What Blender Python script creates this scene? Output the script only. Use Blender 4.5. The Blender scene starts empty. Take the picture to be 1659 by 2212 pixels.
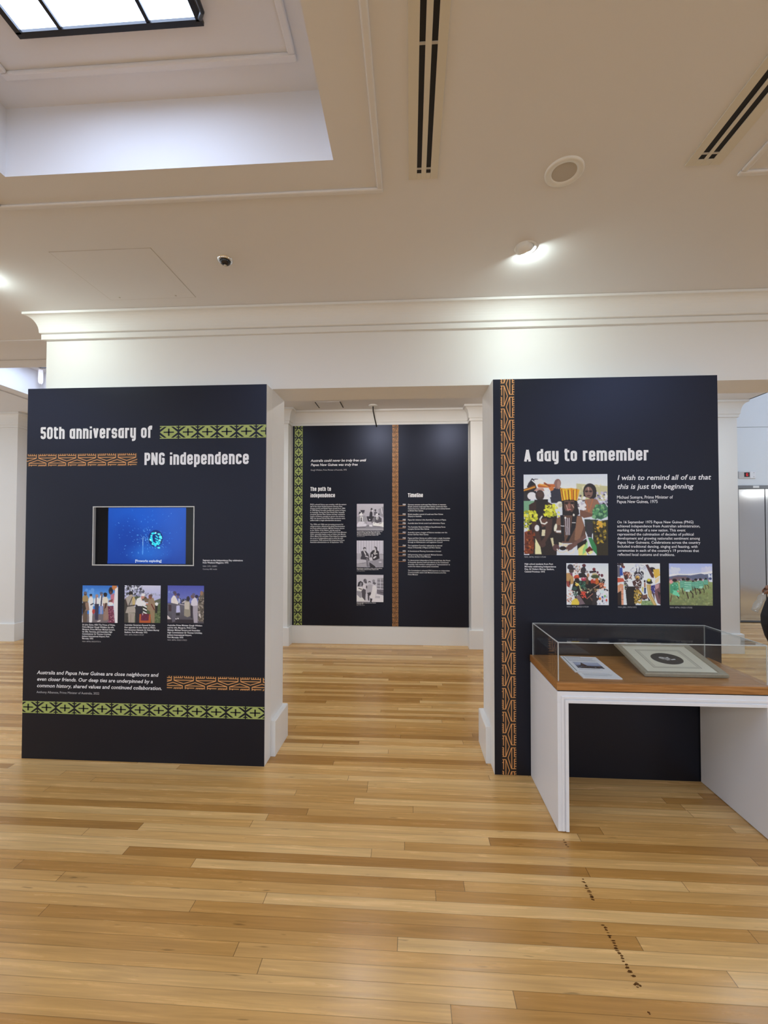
import bpy, bmesh, math, random
import numpy as np
from mathutils import Vector, Matrix

S = bpy.context.scene
COL = S.collection
PI = math.pi

# ------------------------------------------------------------------ camera, world, exposure
cam = bpy.data.cameras.new('camera')
cam_ob = bpy.data.objects.new('camera', cam)
COL.objects.link(cam_ob)
YAW, PIT, ROLL, FPX, EYE = -0.06038, 0.0207, -0.000707, 931.5, 1.55
fw = Vector((math.sin(YAW) * math.cos(PIT), math.cos(YAW) * math.cos(PIT), math.sin(PIT)))
rt = Vector((math.cos(YAW), -math.sin(YAW), 0))
dn = fw.cross(rt)
r2 = rt * math.cos(ROLL) + dn * math.sin(ROLL)
d2 = -rt * math.sin(ROLL) + dn * math.cos(ROLL)
M = Matrix.Identity(4)
for i in range(3):
    M[i][0], M[i][1], M[i][2] = r2[i], -d2[i], -fw[i]
M[2][3] = EYE
cam_ob.matrix_world = M
cam.sensor_fit = 'VERTICAL'
cam.sensor_height = 24.0
cam.lens = 24.0 * FPX / 2212.0
cam.shift_y = 20.2 / 2212.0
cam.clip_start = 0.05
S.camera = cam_ob
S.cycles.transparent_max_bounces = 32
S.view_settings.view_transform = 'Standard'
S.view_settings.look = 'None'
S.view_settings.gamma = 1.0
S.view_settings.use_curve_mapping = False
S.view_settings.exposure = 0.06
W = bpy.data.worlds.new('world')
S.world = W
W.use_nodes = True
W.node_tree.nodes['Background'].inputs[0].default_value = (0.75, 0.85, 1.0, 1)
W.node_tree.nodes['Background'].inputs[1].default_value = 0.25

SKYLIGHT = 7.4          # luminance of the glazed skylights
LOBBY = 1.7
DOWNLIGHT = 3.0         # watts of the aimed downlights
SPOT = 4.6
def area(name, loc, target, size, watts, col, size_y=None, spread=180, disk=False):
    l = bpy.data.lights.new(name, 'AREA')
    l.shape = 'DISK' if disk else 'RECTANGLE'
    l.size = size
    if not disk:
        l.size_y = size_y or size
    l.energy = watts
    l.color = col
    l.spread = math.radians(spread)
    o = bpy.data.objects.new(name, l)
    COL.objects.link(o)
    o.location = loc
    o.rotation_euler = (Vector(target) - Vector(loc)).to_track_quat('-Z', 'Y').to_euler()
    return o
def spot(name, loc, target, watts, col, cone, blend=0.6, r=0.03):
    l = bpy.data.lights.new(name, 'SPOT')
    l.energy = watts
    l.color = col
    l.spot_size = math.radians(cone)
    l.spot_blend = blend
    l.shadow_soft_size = r
    o = bpy.data.objects.new(name, l)
    COL.objects.link(o)
    o.location = loc
    o.rotation_euler = (Vector(target) - Vector(loc)).to_track_quat('-Z', 'Y').to_euler()
    return o
WARM = (0.87, 0.97, 1.06)
COOL = (0.84, 1.0, 0.96)
DAY = (0.61, 0.76, 1.06)
FILL_DAY = (0.79, 0.93, 1.06)
# unseen fill panels added behind the camera to lift ceiling and walls neutrally
for x in (-5.5, -1.8, 1.8, 5.5):
    area('hall_fill', (x, -4.9, 1.7), (x, 0, 1.7), 1.6, 19, FILL_DAY, 2.2)
for sx in (-1, 1):
    area('side_fill', (sx * 8.9, -1.2, 1.7), (0, -1.2, 1.7), 2.4, 44, FILL_DAY, 2.2)
area('room_fill', (-8.8, 4.5, 1.7), (0, 4.5, 1.7), 1.8, 36, FILL_DAY, 2.0)  # fill panels added at the ends of the far rooms, brightening upright faces
area('room_fill', (8.8, 6.3, 1.7), (0, 5.2, 1.7), 1.2, 40, FILL_DAY, 2.0)
# unseen downward fills added below the ceilings of the hall and rooms beyond
for x, e in ((-4.5, 23), (-1.2, 26), (1.6, 17), (4.6, 14)):
    area('hall_top_fill', (x, -2.4, 3.02), (x, -2.4, 0), 0.9, e, WARM)
for x, e in ((-6.6, 22), (5.6, 20)):
    area('hall_top_fill', (x, 1.6, 3.02), (x, 1.6, 0), 0.7, e, WARM)
area('room_top_fill', (-2.2, 4.5, 3.17), (-2.2, 4.5, 0), 0.5, 8, FILL_DAY)
area('room_top_fill', (3.3, 4.5, 3.17), (3.6, 5.4, 0), 0.5, 24, FILL_DAY)  # added fill, turned towards the far right pier to brighten it
area('room_top_fill', (-6.6, 4.4, 3.17), (-6.6, 4.4, 0), 0.5, 8, FILL_DAY)

# ------------------------------------------------------------------ helpers
def lin(c):
    if isinstance(c, str):
        c = tuple(int(c[i:i + 2], 16) / 255 for i in (0, 2, 4))
    return tuple((v / 12.92 if v <= 0.04045 else ((v + 0.055) / 1.055) ** 2.4) for v in c)

def mat(name, col, rough=0.5, metal=0.0, noise=0.0, scale=40.0, bump=0.0, spec=0.5, emit=None, estr=1.0):
    m = bpy.data.materials.new(name)
    m.use_nodes = True
    nt = m.node_tree
    b = nt.nodes['Principled BSDF']
    c = lin(col) if isinstance(col, str) else col
    b.inputs['Base Color'].default_value = (*c, 1)
    b.inputs['Roughness'].default_value = rough
    b.inputs['Metallic'].default_value = metal
    b.inputs['Specular IOR Level'].default_value = spec
    if emit is not None:
        e = lin(emit) if isinstance(emit, str) else emit
        b.inputs['Emission Color'].default_value = (*e, 1)
        b.inputs['Emission Strength'].default_value = estr
    if noise or bump:
        tc = nt.nodes.new('ShaderNodeTexCoord')
        n = nt.nodes.new('ShaderNodeTexNoise')
        n.inputs['Scale'].default_value = scale
        n.inputs['Detail'].default_value = 4
        nt.links.new(tc.outputs['Object'], n.inputs['Vector'])
        if noise:
            r = nt.nodes.new('ShaderNodeValToRGB')
            r.color_ramp.elements[0].color = (*[v * (1 - noise) for v in c], 1)
            r.color_ramp.elements[1].color = (*[min(1, v * (1 + noise)) for v in c], 1)
            nt.links.new(n.outputs['Fac'], r.inputs['Fac'])
            nt.links.new(r.outputs['Color'], b.inputs['Base Color'])
        if bump:
            bp = nt.nodes.new('ShaderNodeBump')
            bp.inputs['Strength'].default_value = bump
            bp.inputs['Distance'].default_value = 0.002
            nt.links.new(n.outputs['Fac'], bp.inputs['Height'])
            nt.links.new(bp.outputs['Normal'], b.inputs['Normal'])
    return m

WALL = mat('wall_paint', (0.81, 0.80, 0.785), 0.55, noise=0.012, scale=3, bump=0.03)
CEIL = mat('ceiling_paint', (0.765, 0.755, 0.765), 0.65, noise=0.012, scale=3)
TRIM = mat('gloss_white_trim', (0.82, 0.81, 0.785), 0.3)
PWHITE = mat('white_panel_board', (0.83, 0.82, 0.80), 0.4)
DARK = mat('midnight_print', (0.0045, 0.0044, 0.0068), 0.40, noise=0.05, scale=300, spec=0.45)
DARK.node_tree.nodes['Principled BSDF'].inputs['Specular Tint'].default_value = (0.72, 0.80, 1.15, 1)
INK = mat('white_print', (0.92, 0.92, 0.95), 0.5)
INKG = mat('grey_white_print', (0.52, 0.52, 0.55), 0.5)
GREEN = mat('green_print', 'a8b566', 0.5)
ORANGE = mat('orange_print', 'e3a263', 0.5)
BROWNBG = mat('brown_black_print', (0.017, 0.0105, 0.009), 0.45)
BLACK = mat('black_metal', (0.012, 0.012, 0.014), 0.35)
BLACKSLOT = mat('vent_dark', (0.006, 0.006, 0.008), 0.6)
VENT = mat('cream_metal', (0.70, 0.66, 0.57), 0.45)
FIXT = mat('white_enamel', (0.80, 0.79, 0.76), 0.35)
CHROME = mat('chrome', (0.75, 0.75, 0.75), 0.15, 1.0)
SMOKE = mat('smoked_dome', (0.015, 0.015, 0.02), 0.08)
GREYPL = mat('grey_plaster_mesh', (0.52, 0.48, 0.43), 0.7)
SILVER = mat('silver_edge', (0.62, 0.62, 0.60), 0.35, 0.2)
CASEW = mat('white_satin_case', (0.83, 0.83, 0.85), 0.42)
RUBBER = mat('black_rubber', (0.01, 0.01, 0.01), 0.5)

def wood_mat(name, light, mid, dark, stretch, rough=0.35):
    m = bpy.data.materials.new(name)
    m.use_nodes = True
    nt = m.node_tree
    b = nt.nodes['Principled BSDF']
    tc = nt.nodes.new('ShaderNodeTexCoord')
    mp = nt.nodes.new('ShaderNodeMapping')
    mp.inputs['Scale'].default_value = stretch
    n = nt.nodes.new('ShaderNodeTexNoise')
    n.inputs['Scale'].default_value = 6
    n.inputs['Detail'].default_value = 7
    n.inputs['Distortion'].default_value = 0.6
    r = nt.nodes.new('ShaderNodeValToRGB')
    e = r.color_ramp.elements
    e[0].position, e[1].position = 0.3, 0.72
    e[0].color = (*lin(dark), 1)
    e[1].color = (*lin(light), 1)
    k = e.new(0.5)
    k.color = (*lin(mid), 1)
    nt.links.new(tc.outputs['Object'], mp.inputs['Vector'])
    nt.links.new(mp.outputs['Vector'], n.inputs['Vector'])
    nt.links.new(n.outputs['Fac'], r.inputs['Fac'])
    nt.links.new(r.outputs['Color'], b.inputs['Base Color'])
    b.inputs['Roughness'].default_value = rough
    return m
OAK = wood_mat('blackbutt_veneer', 'b98550', 'a8733c', '8f5d2c', (1.2, 26, 26))

def floor_mat():
    m = bpy.data.materials.new('tallowwood_boards')
    m.use_nodes = True
    nt = m.node_tree
    N, Lk = nt.nodes, nt.links
    b = N['Principled BSDF']
    BW = 0.0560
    tc = N.new('ShaderNodeTexCoord')
    sp = N.new('ShaderNodeSeparateXYZ')
    Lk.new(tc.outputs['Object'], sp.inputs[0])
    def mth(op, a, c=None, d=None):
        n = N.new('ShaderNodeMath')
        n.operation = op
        for i, v in enumerate((a, c, d)):
            if v is None:
                continue
            if isinstance(v, (int, float)):
                n.inputs[i].default_value = v
            else:
                Lk.new(v, n.inputs[i])
        return n.outputs[0]
    yy = mth('DIVIDE', mth('ADD', sp.outputs['Y'], 0.0033), BW)
    row = mth('FLOOR', yy)
    fy = mth('FRACT', yy)
    wn = N.new('ShaderNodeTexWhiteNoise')
    wn.noise_dimensions = '1D'
    Lk.new(row, wn.inputs['W'])
    ln = mth('MULTIPLY_ADD', wn.outputs['Value'], 1.3, 1.5)
    xx = mth('ADD', mth('DIVIDE', sp.outputs['X'], ln), mth('MULTIPLY', wn.outputs['Value'], 37.7))
    cx = mth('FLOOR', xx)
    fx = mth('FRACT', xx)
    cb = N.new('ShaderNodeCombineXYZ')
    Lk.new(cx, cb.inputs[0])
    Lk.new(row, cb.inputs[1])
    w2 = N.new('ShaderNodeTexWhiteNoise')
    w2.noise_dimensions = '2D'
    Lk.new(cb.outputs[0], w2.inputs['Vector'])
    ramp = N.new('ShaderNodeValToRGB')
    ramp.color_ramp.interpolation = 'LINEAR'
    e = ramp.color_ramp.elements
    e[0].position, e[0].color = 0.0, (*lin('ae7d3f'), 1)
    e[1].position, e[1].color = 1.0, (*lin('e4ba7c'), 1)
    for p, c in ((0.18, 'c08e4c'), (0.4, 'cb9b59'), (0.62, 'd4a564'), (0.85, 'deb374')):
        k = e.new(p)
        k.color = (*lin(c), 1)
    Lk.new(w2.outputs['Value'], ramp.inputs['Fac'])
    # grain, shifted per board
    off = N.new('ShaderNodeVectorMath')
    off.operation = 'MULTIPLY_ADD'
    Lk.new(w2.outputs['Color'], off.inputs[0])
    off.inputs[1].default_value = (50, 50, 50)
    Lk.new(tc.outputs['Object'], off.inputs[2])
    mp = N.new('ShaderNodeMapping')
    mp.inputs['Scale'].default_value = (2.2, 46, 1)
    Lk.new(off.outputs[0], mp.inputs['Vector'])
    g = N.new('ShaderNodeTexNoise')
    g.inputs['Scale'].default_value = 1.0
    g.inputs['Detail'].default_value = 6
    g.inputs['Roughness'].default_value = 0.6
    g.inputs['Distortion'].default_value = 0.5
    Lk.new(mp.outputs['Vector'], g.inputs['Vector'])
    gr = N.new('ShaderNodeMapRange')
    gr.inputs['From Min'].default_value = 0.3
    gr.inputs['From Max'].default_value = 0.7
    gr.inputs['To Min'].default_value = 0.80
    gr.inputs['To Max'].default_value = 1.15
    Lk.new(g.outputs['Fac'], gr.inputs['Value'])
    # sparse dark gum flecks
    mp2 = N.new('ShaderNodeMapping')
    mp2.inputs['Scale'].default_value = (9, 60, 1)
    Lk.new(off.outputs[0], mp2.inputs['Vector'])
    g2 = N.new('ShaderNodeTexNoise')
    g2.inputs['Scale'].default_value = 1.0
    g2.inputs['Detail'].default_value = 2
    Lk.new(mp2.outputs['Vector'], g2.inputs['Vector'])
    fl = N.new('ShaderNodeMapRange')
    fl.inputs['From Min'].default_value = 0.70
    fl.inputs['From Max'].default_value = 0.80
    fl.inputs['To Min'].default_value = 1.0
    fl.inputs['To Max'].default_value = 0.55
    Lk.new(g2.outputs['Fac'], fl.inputs['Value'])
    # joints between boards
    ey = mth('MINIMUM', fy, mth('SUBTRACT', 1.0, fy))
    ex = mth('MULTIPLY', mth('MINIMUM', fx, mth('SUBTRACT', 1.0, fx)), ln)
    jy = N.new('ShaderNodeMapRange')
    jy.inputs['From Min'].default_value = 0.010
    jy.inputs['From Max'].default_value = 0.028
    jy.inputs['To Min'].default_value = 0.62
    Lk.new(ey, jy.inputs['Value'])
    jx = N.new('ShaderNodeMapRange')
    jx.inputs['From Min'].default_value = 0.0008
    jx.inputs['From Max'].default_value = 0.0018
    jx.inputs['To Min'].default_value = 0.35
    Lk.new(ex, jx.inputs['Value'])
    f = mth('MULTIPLY', mth('MULTIPLY', gr.outputs[0], fl.outputs[0]), mth('MULTIPLY', jy.outputs[0], jx.outputs[0]))
    mul = N.new('ShaderNodeVectorMath')
    mul.operation = 'SCALE'
    Lk.new(ramp.outputs['Color'], mul.inputs[0])
    Lk.new(f, mul.inputs['Scale'])
    Lk.new(mul.outputs[0], b.inputs['Base Color'])
    rg = N.new('ShaderNodeMapRange')
    rg.inputs['To Min'].default_value = 0.20
    rg.inputs['To Max'].default_value = 0.32
    Lk.new(g.outputs['Fac'], rg.inputs['Value'])
    Lk.new(rg.outputs[0], b.inputs['Roughness'])
    bp = N.new('ShaderNodeBump')
    bp.inputs['Strength'].default_value = 0.25
    bp.inputs['Distance'].default_value = 0.0012
    Lk.new(jy.outputs[0], bp.inputs['Height'])
    Lk.new(bp.outputs['Normal'], b.inputs['Normal'])
    return m
FLOOR = floor_mat()

def clear_mat(name, tint, gloss=0.06, rough=0.02, milk=0.0):
    m = bpy.data.materials.new(name)
    m.use_nodes = True
    nt = m.node_tree
    nt.nodes.remove(nt.nodes['Principled BSDF'])
    out = nt.nodes['Material Output']
    t = nt.nodes.new('ShaderNodeBsdfTransparent')
    t.inputs[0].default_value = (*tint, 1)
    g = nt.nodes.new('ShaderNodeBsdfGlossy')
    g.inputs['Roughness'].default_value = rough
    fc = nt.nodes.new('ShaderNodeLayerWeight')
    fc.inputs['Blend'].default_value = 0.5
    pw = nt.nodes.new('ShaderNodeMath')
    pw.operation = 'POWER'
    pw.inputs[1].default_value = 5.0
    nt.links.new(fc.outputs['Facing'], pw.inputs[0])
    lw = nt.nodes.new('ShaderNodeMath')
    lw.operation = 'MULTIPLY_ADD'
    lw.inputs[1].default_value = 0.75
    lw.inputs[2].default_value = gloss * 0.5
    nt.links.new(pw.outputs[0], lw.inputs[0])
    mx = nt.nodes.new('ShaderNodeMixShader')
    nt.links.new(lw.outputs[0], mx.inputs[0])
    nt.links.new(t.outputs[0], mx.inputs[1])
    nt.links.new(g.outputs[0], mx.inputs[2])
    last = mx
    if milk:
        d = nt.nodes.new('ShaderNodeBsdfDiffuse')
        d.inputs[0].default_value = (0.9, 0.92, 0.92, 1)
        m2 = nt.nodes.new('ShaderNodeMixShader')
        m2.inputs[0].default_value = milk
        nt.links.new(last.outputs[0], m2.inputs[1])
        nt.links.new(d.outputs[0], m2.inputs[2])
        last = m2
    nt.links.new(last.outputs[0], out.inputs['Surface'])
    return m
ACRYL = clear_mat('clear_acrylic', (0.975, 0.985, 0.98), 0.058, 0.01)
ACEDGE = clear_mat('acrylic_edge_highlight', (0.80, 0.83, 0.82), 0.07, 0.15, 0.42)  # white mixed into the edge strips paints their bright highlight

def link(name, me, parent=None, mats=()):
    o = bpy.data.objects.new(name, me)
    COL.objects.link(o)
    for m in (mats if isinstance(mats, (list, tuple)) else [mats]):
        me.materials.append(m)
    if parent is not None:
        o.parent = parent
    return o
def obj(name, bm, m, parent=None, smooth=False, bevel=0.0, seg=2):
    if smooth:
        for f in bm.faces:
            f.smooth = True
    me = bpy.data.meshes.new(name)
    bm.to_mesh(me)
    bm.free()
    o = link(name, me, parent, m)
    if bevel:
        md = o.modifiers.new('bevel', 'BEVEL')
        md.width = bevel
        md.segments = seg
        md.limit_method = 'ANGLE'
    return o
def thing(name, label, cat, loc=(0, 0, 0), group=None):
    o = bpy.data.objects.new(name, None)
    o.empty_display_size = 0.05
    COL.objects.link(o)
    o.location = loc
    o['label'] = label
    o['category'] = cat
    if group:
        o['group'] = group
    return o
def tag(o, label, cat, group=None):
    o['label'] = label
    o['category'] = cat
    if group:
        o['group'] = group
    return o
def struct(o, label=None, cat=None):
    o['kind'] = 'structure'
    if label:
        o['label'] = label
    if cat:
        o['category'] = cat
    return o
def box(bm, x0, x1, y0, y1, z0, z1):
    v = [bm.verts.new((x, y, z)) for z in (z0, z1) for y in (y0, y1) for x in (x0, x1)]
    for f in ((0, 2, 3, 1), (4, 5, 7, 6), (0, 1, 5, 4), (2, 6, 7, 3), (0, 4, 6, 2), (1, 3, 7, 5)):
        bm.faces.new([v[i] for i in f])
def nbox(*a):
    bm = bmesh.new()
    box(bm, *a)
    return bm
def quad(bm, pts):
    bm.faces.new([bm.verts.new(p) for p in pts])
def lathe(bm, prof, cx=0, cy=0, n=40, z0=0):
    rings = []
    for r, z in prof:
        rings.append([bm.verts.new((cx + r * math.cos(2 * PI * i / n), cy + r * math.sin(2 * PI * i / n), z0 + z)) for i in range(n)])
    for a, b in zip(rings, rings[1:]):
        for i in range(n):
            bm.faces.new((a[i], a[(i + 1) % n], b[(i + 1) % n], b[i]))
    for rg in (rings[0], rings[-1]):
        bm.faces.new(rg)
def tube(bm, pts, r, n=10):
    pts = [Vector(p) for p in pts]
    rings = []
    for i, p in enumerate(pts):
        t = (pts[min(i + 1, len(pts) - 1)] - pts[max(i - 1, 0)]).normalized()
        a = t.orthogonal().normalized() if i == 0 else (rings_a - t * rings_a.dot(t)).normalized()
        rings_a = a
        b = t.cross(a)
        rr = r[i] if isinstance(r, (list, tuple)) else r
        rings.append([bm.verts.new(p + (a * math.cos(2 * PI * k / n) + b * math.sin(2 * PI * k / n)) * rr) for k in range(n)])
    for a, b in zip(rings, rings[1:]):
        for i in range(n):
            bm.faces.new((a[i], a[(i + 1) % n], b[(i + 1) % n], b[i]))
    bm.faces.new(rings[0])
    bm.faces.new(rings[-1])
def sweep(bm, path, prof):
    """profile (offset to the right of travel, height) swept along a plan path with mitred corners"""
    P = [Vector(p) for p in path]
    cols = []
    for i, p in enumerate(P):
        ds = []
        if i > 0:
            ds.append((P[i] - P[i - 1]).normalized())
        if i < len(P) - 1:
            ds.append((P[i + 1] - P[i]).normalized())
        ns = [Vector((d.y, -d.x)) for d in ds]
        if len(ns) == 1:
            n = ns[0]
        else:
            n = (ns[0] + ns[1]).normalized()
            n = n / max(0.2, n.dot(ns[0]))
        cols.append([bm.verts.new((p.x + n.x * o, p.y + n.y * o, z)) for o, z in prof])
    for a, b in zip(cols, cols[1:]):
        for i in range(len(prof) - 1):
            bm.faces.new((a[i], b[i], b[i + 1], a[i + 1]))
    bm.faces.new(cols[0])
    bm.faces.new(cols[-1])

# ------------------------------------------------------------------ setting: floor, ceilings, walls
CZ, CF = 3.08, 3.20
bm = bmesh.new()
box(bm, -9, 9, -5, 9, -0.10, 0.0)
fl = struct(obj('floor', bm, FLOOR), 'pale timber strip floor with honey brown boards', 'floor')

def holed(bm, x0, x1, y0, y1, holes, z, th=0.05):
    xs = sorted({x0, x1, *[h[0] for h in holes], *[h[1] for h in holes]})
    ys = sorted({y0, y1, *[h[2] for h in holes], *[h[3] for h in holes]})
    for a, b in zip(xs, xs[1:]):
        for c, d in zip(ys, ys[1:]):
            mx, my = (a + b) / 2, (c + d) / 2
            if any(h[0] < mx < h[1] and h[2] < my < h[3] for h in holes):
                continue
            quad(bm, [(a, c, z), (a, d, z), (b, d, z), (b, c, z)])
            quad(bm, [(a, c, z + th), (b, c, z + th), (b, d, z + th), (a, d, z + th)])
WELLS = [(-1.75, -0.316, -1.2, 1.735), (1.595, 3.03, -1.2, 1.735), (-5.10, -3.66, -1.2, 1.735)]
FWELL = (-4.64, -3.2, 4.12, 5.12)
HATCH = (-1.985, -1.402, 2.225, 2.722)
bm = bmesh.new()
holed(bm, -9, 9, -5, 3.27, WELLS, CZ)
quad(bm, [(-9, 3.27, CZ), (-9, 3.27, CF + .05), (9, 3.27, CF + .05), (9, 3.27, CZ)])
box(bm, -9, 9, 3.258, 3.27, CZ - .006, CZ + .001)
ceiling = struct(obj('ceiling', bm, CEIL), 'cream plaster ceiling with recessed skylight wells', 'ceiling')
bm = bmesh.new()
holed(bm, -9, 4.27, 3.27, 5.95, [FWELL], CF)
box(bm, 4.25, 4.27, 3.27, 7.67, CF, 4.6)
box(bm, 4.25, 9, 3.22, 3.27, CF, 4.6)
obj('far_ceiling', bm, CEIL, ceiling)
PANE = bpy.data.materials.new('lit_skylight_glass')
PANE.use_nodes = True
pb = PANE.node_tree.nodes['Principled BSDF']
pb.inputs['Base Color'].default_value = (0.8, 0.85, 0.9, 1)
pb.inputs['Roughness'].default_value = 0.3
pb.inputs['Emission Color'].default_value = (*DAY, 1)
pb.inputs['Emission Strength'].default_value = SKYLIGHT

def moulding(bm, x0, x1, y0, y1, w, z, h):
    """flat bead frame under a ceiling, outer rectangle x0..x1, y0..y1"""
    for a in ((x0, x1, y0, y0 + w), (x0, x1, y1 - w, y1), (x0, x0 + w, y0 + w, y1 - w), (x1 - w, x1, y0 + w, y1 - w)):
        box(bm, *a, z - h, z + 0.001)
def well(k, wl, z0, zt, sky, bars, seen=True):
    x0, x1, y0, y1 = wl
    bm = bmesh.new()
    for a, b in (((x0, y0), (x1, y0)), ((x1, y0), (x1, y1)), ((x1, y1), (x0, y1)), ((x0, y1), (x0, y0))):
        quad(bm, [(a[0], a[1], z0), (b[0], b[1], z0), (b[0], b[1], zt), (a[0], a[1], zt)])
    sx0, sx1, sy0, sy1 = sky
    holed(bm, x0, x1, y0, y1, [sky], zt)
    for a, b in (((sx0, sy0), (sx1, sy0)), ((sx1, sy0), (sx1, sy1)), ((sx1, sy1), (sx0, sy1)), ((sx0, sy1), (sx0, sy0))):
        quad(bm, [(a[0], a[1], zt), (b[0], b[1], zt), (b[0], b[1], zt + .06), (a[0], a[1], zt + .06)])
    obj('skylight_well', bm, CEIL, ceiling)
    bm = bmesh.new()
    moulding(bm, x0 + .12, x1 - .12, y0 + .12, y1 - .12, 0.03, zt, 0.016)
    moulding(bm, x0 - .195, x1 + .195, y0 - .195, y1 + .175, 0.026, z0, 0.012)
    obj('plaster_moulding', bm, CEIL, ceiling, bevel=0.006)
    w = bpy.data.objects.new('window_%d' % k, None)
    COL.objects.link(w)
    w.location = ((sx0 + sx1) / 2, (sy0 + sy1) / 2, zt)
    struct(w, None, 'skylight')
    inv = Matrix.Translation(w.location).inverted()
    def part(n, bm, m):
        bmesh.ops.transform(bm, matrix=inv, verts=bm.verts)
        return obj(n, bm, m, w)
    bm = bmesh.new()
    t = 0.015
    for a in ((sx0 - t, sx1 + t, sy0 - t, sy0 + .006), (sx0 - t, sx1 + t, sy1 - .006, sy1 + t), (sx0 - t, sx0 + .006, sy0, sy1), (sx1 - .006, sx1 + t, sy0, sy1)):
        box(bm, *a, zt - .014, zt + .004)
    part('window_frame', bm, BLACK)
    bm = bmesh.new()
    for f in bars:
        xb = sx0 + (sx1 - sx0) * f
        box(bm, xb - .007, xb + .007, sy0, sy1, zt - .012, zt + .004)
    part('glazing_bar', bm, BLACK)
    bm = bmesh.new()
    box(bm, sx0, sx1, sy0, sy1, zt - .003, zt + .01)
    part('pane', bm, PANE)
    if seen:
        bm = bmesh.new()
        tube(bm, [(sx1 + .02, sy1 - .13, zt - .02), (sx1 + .04, sy1 - .10, zt - .035), (sx1 + .035, sy1 - .04, zt - .03), (sx1 + .012, sy1 - .01, zt - .015)], 0.008)
        part('stay_hook', bm, BLACK)
    return w
well(1, WELLS[0], CZ, 3.38, (-1.425, -0.755, -0.75, 1.46), (0.235, 0.73))
well(2, WELLS[1], CZ, 3.38, (1.95, 2.65, -0.75, 1.46), (0.25, 0.75), False)
well(3, WELLS[2], CZ, 3.38, (-4.73, -4.03, -0.75, 1.46), (0.25, 0.75), False)
well(4, FWELL, CF, 3.53, (-4.47, -3.4, 4.3, 4.93), (0.3, 0.7), False)

# main wall: two piers carrying a deep beam
bm = bmesh.new()
box(bm, -2.615, -0.955, 2.93, 3.21, 0, 2.532)
box(bm, 0.535, 1.90, 2.93, 3.21, 0, 2.532)
box(bm, 4.2, 5.8, 2.93, 3.21, 0, 2.532)
box(bm, -2.615, 9, 2.93, 3.21, 2.532, CF)
struct(obj('wall_front', bm, WALL), 'white pier wall with openings and a deep beam', 'wall')
def cove(p0, p1, z0, z1, n=9):
    return [(p0 + (p1 - p0) * (1 - math.cos(t * PI / 2 / n)), z0 + (z1 - z0) * math.sin(t * PI / 2 / n)) for t in range(n + 1)]
bm = bmesh.new()
prof = [(-.01, 2.914), (.022, 2.914), (.022, 2.949), (.014, 2.951), (.030, 2.957)] + cove(.032, .092, 2.960, 3.062) + [(.10, 3.063), (.10, 3.079), (-.01, 3.079)]
sweep(bm, [(-2.615, 3.21), (-2.615, 2.93), (9, 2.93)], prof)
struct(obj('trim_1', bm, WALL), 'white coved cornice along the top of the beam', 'cornice')
bp_ = [(-.005, 0.0), (.032, 0.0), (.032, .236), (.027, .243), (-.005, .243)]
bm = bmesh.new()
sweep(bm, [(-0.955, 2.936), (-0.955, 3.21), (-2.615, 3.21), (-2.615, 2.936)], bp_)
struct(obj('baseboard_left', bm, TRIM), 'tall white plinth around the left pier', 'baseboard')
bm = bmesh.new()
sweep(bm, [(1.90, 2.936), (1.90, 3.21), (0.535, 3.21), (0.535, 2.936)], bp_)
struct(obj('baseboard_right', bm, TRIM), 'tall white plinth around the right pier', 'baseboard')

# far wall with shallow recesses, lobby walls
bm = bmesh.new()
box(bm, -9, 4.165, 5.90, 6.05, 0, CF + .05)
for a, b in ((-9, -5.53), (-3.3, -1.65), (0.80, 4.165)):
    box(bm, a, b, 5.74, 5.90, 0, CF + .05)
struct(obj('wall_far', bm, WALL), 'white far wall with shallow recesses between piers', 'wall')
far_path = [(-9, 5.74), (-5.53, 5.74), (-5.53, 5.90), (-3.3, 5.90), (-3.3, 5.74), (-1.65, 5.74), (-1.65, 5.90), (0.80, 5.90), (0.80, 5.74), (4.165, 5.74), (4.165, 7.67)]
bm = bmesh.new()
prof = [(-.01, 2.996), (.018, 2.996), (.018, 3.030), (.026, 3.033)] + cove(.028, .085, 3.040, 3.172) + [(.093, 3.174), (.093, 3.199), (-.01, 3.199)]
sweep(bm, far_path, prof)
struct(obj('trim_2', bm, WALL), 'white coved cornice around the far wall', 'cornice')
bm = bmesh.new()
sweep(bm, far_path, [(-.005, 0.0), (.030, 0.0), (.030, .238), (.025, .246), (-.005, .246)])
struct(obj('baseboard_far', bm, TRIM), 'tall white baseboard along the far wall', 'baseboard')
LOB = mat('lobby_paint', (0.74, 0.765, 0.775), 0.55, noise=0.01, scale=3)
bm = bmesh.new()
LX0, LX1, LZ = 5.535, 6.53, 2.315
box(bm, 4.165, LX0, 7.67, 7.82, 0, 3.305)
box(bm, LX0, LX1, 7.67, 7.82, LZ, 3.305)
box(bm, LX1, 9, 7.67, 7.82, 0, 3.305)
box(bm, 4.165, 9, 7.664, 7.82, 3.313, 4.6)
box(bm, 4.165, 9, 7.68, 7.82, 3.30, 3.32)
struct(obj('wall_lobby', bm, LOB), 'pale grey lobby wall around the lift door', 'wall')
bm = bmesh.new()
box(bm, 4.02, 4.165, 6.05, 7.82, 0, 4.6)
struct(obj('wall_lobby_side', bm, WALL))
bm = bmesh.new()
holed(bm, 4.25, 9, 3.25, 7.82, [(5.2, 8.2, 4.2, 6.9)], 4.6)
obj('lobby_ceiling', bm, CEIL, ceiling)
bm = bmesh.new()
box(bm, 5.2, 8.2, 4.2, 6.9, 4.62, 4.64)
PANE2 = PANE.copy()
PANE2.node_tree.nodes['Principled BSDF'].inputs['Emission Strength'].default_value = LOBBY
GLOW_STRIP = PANE.copy()
GLOW_STRIP.node_tree.nodes['Principled BSDF'].inputs['Emission Color'].default_value = (1, .96, .85, 1)
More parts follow.
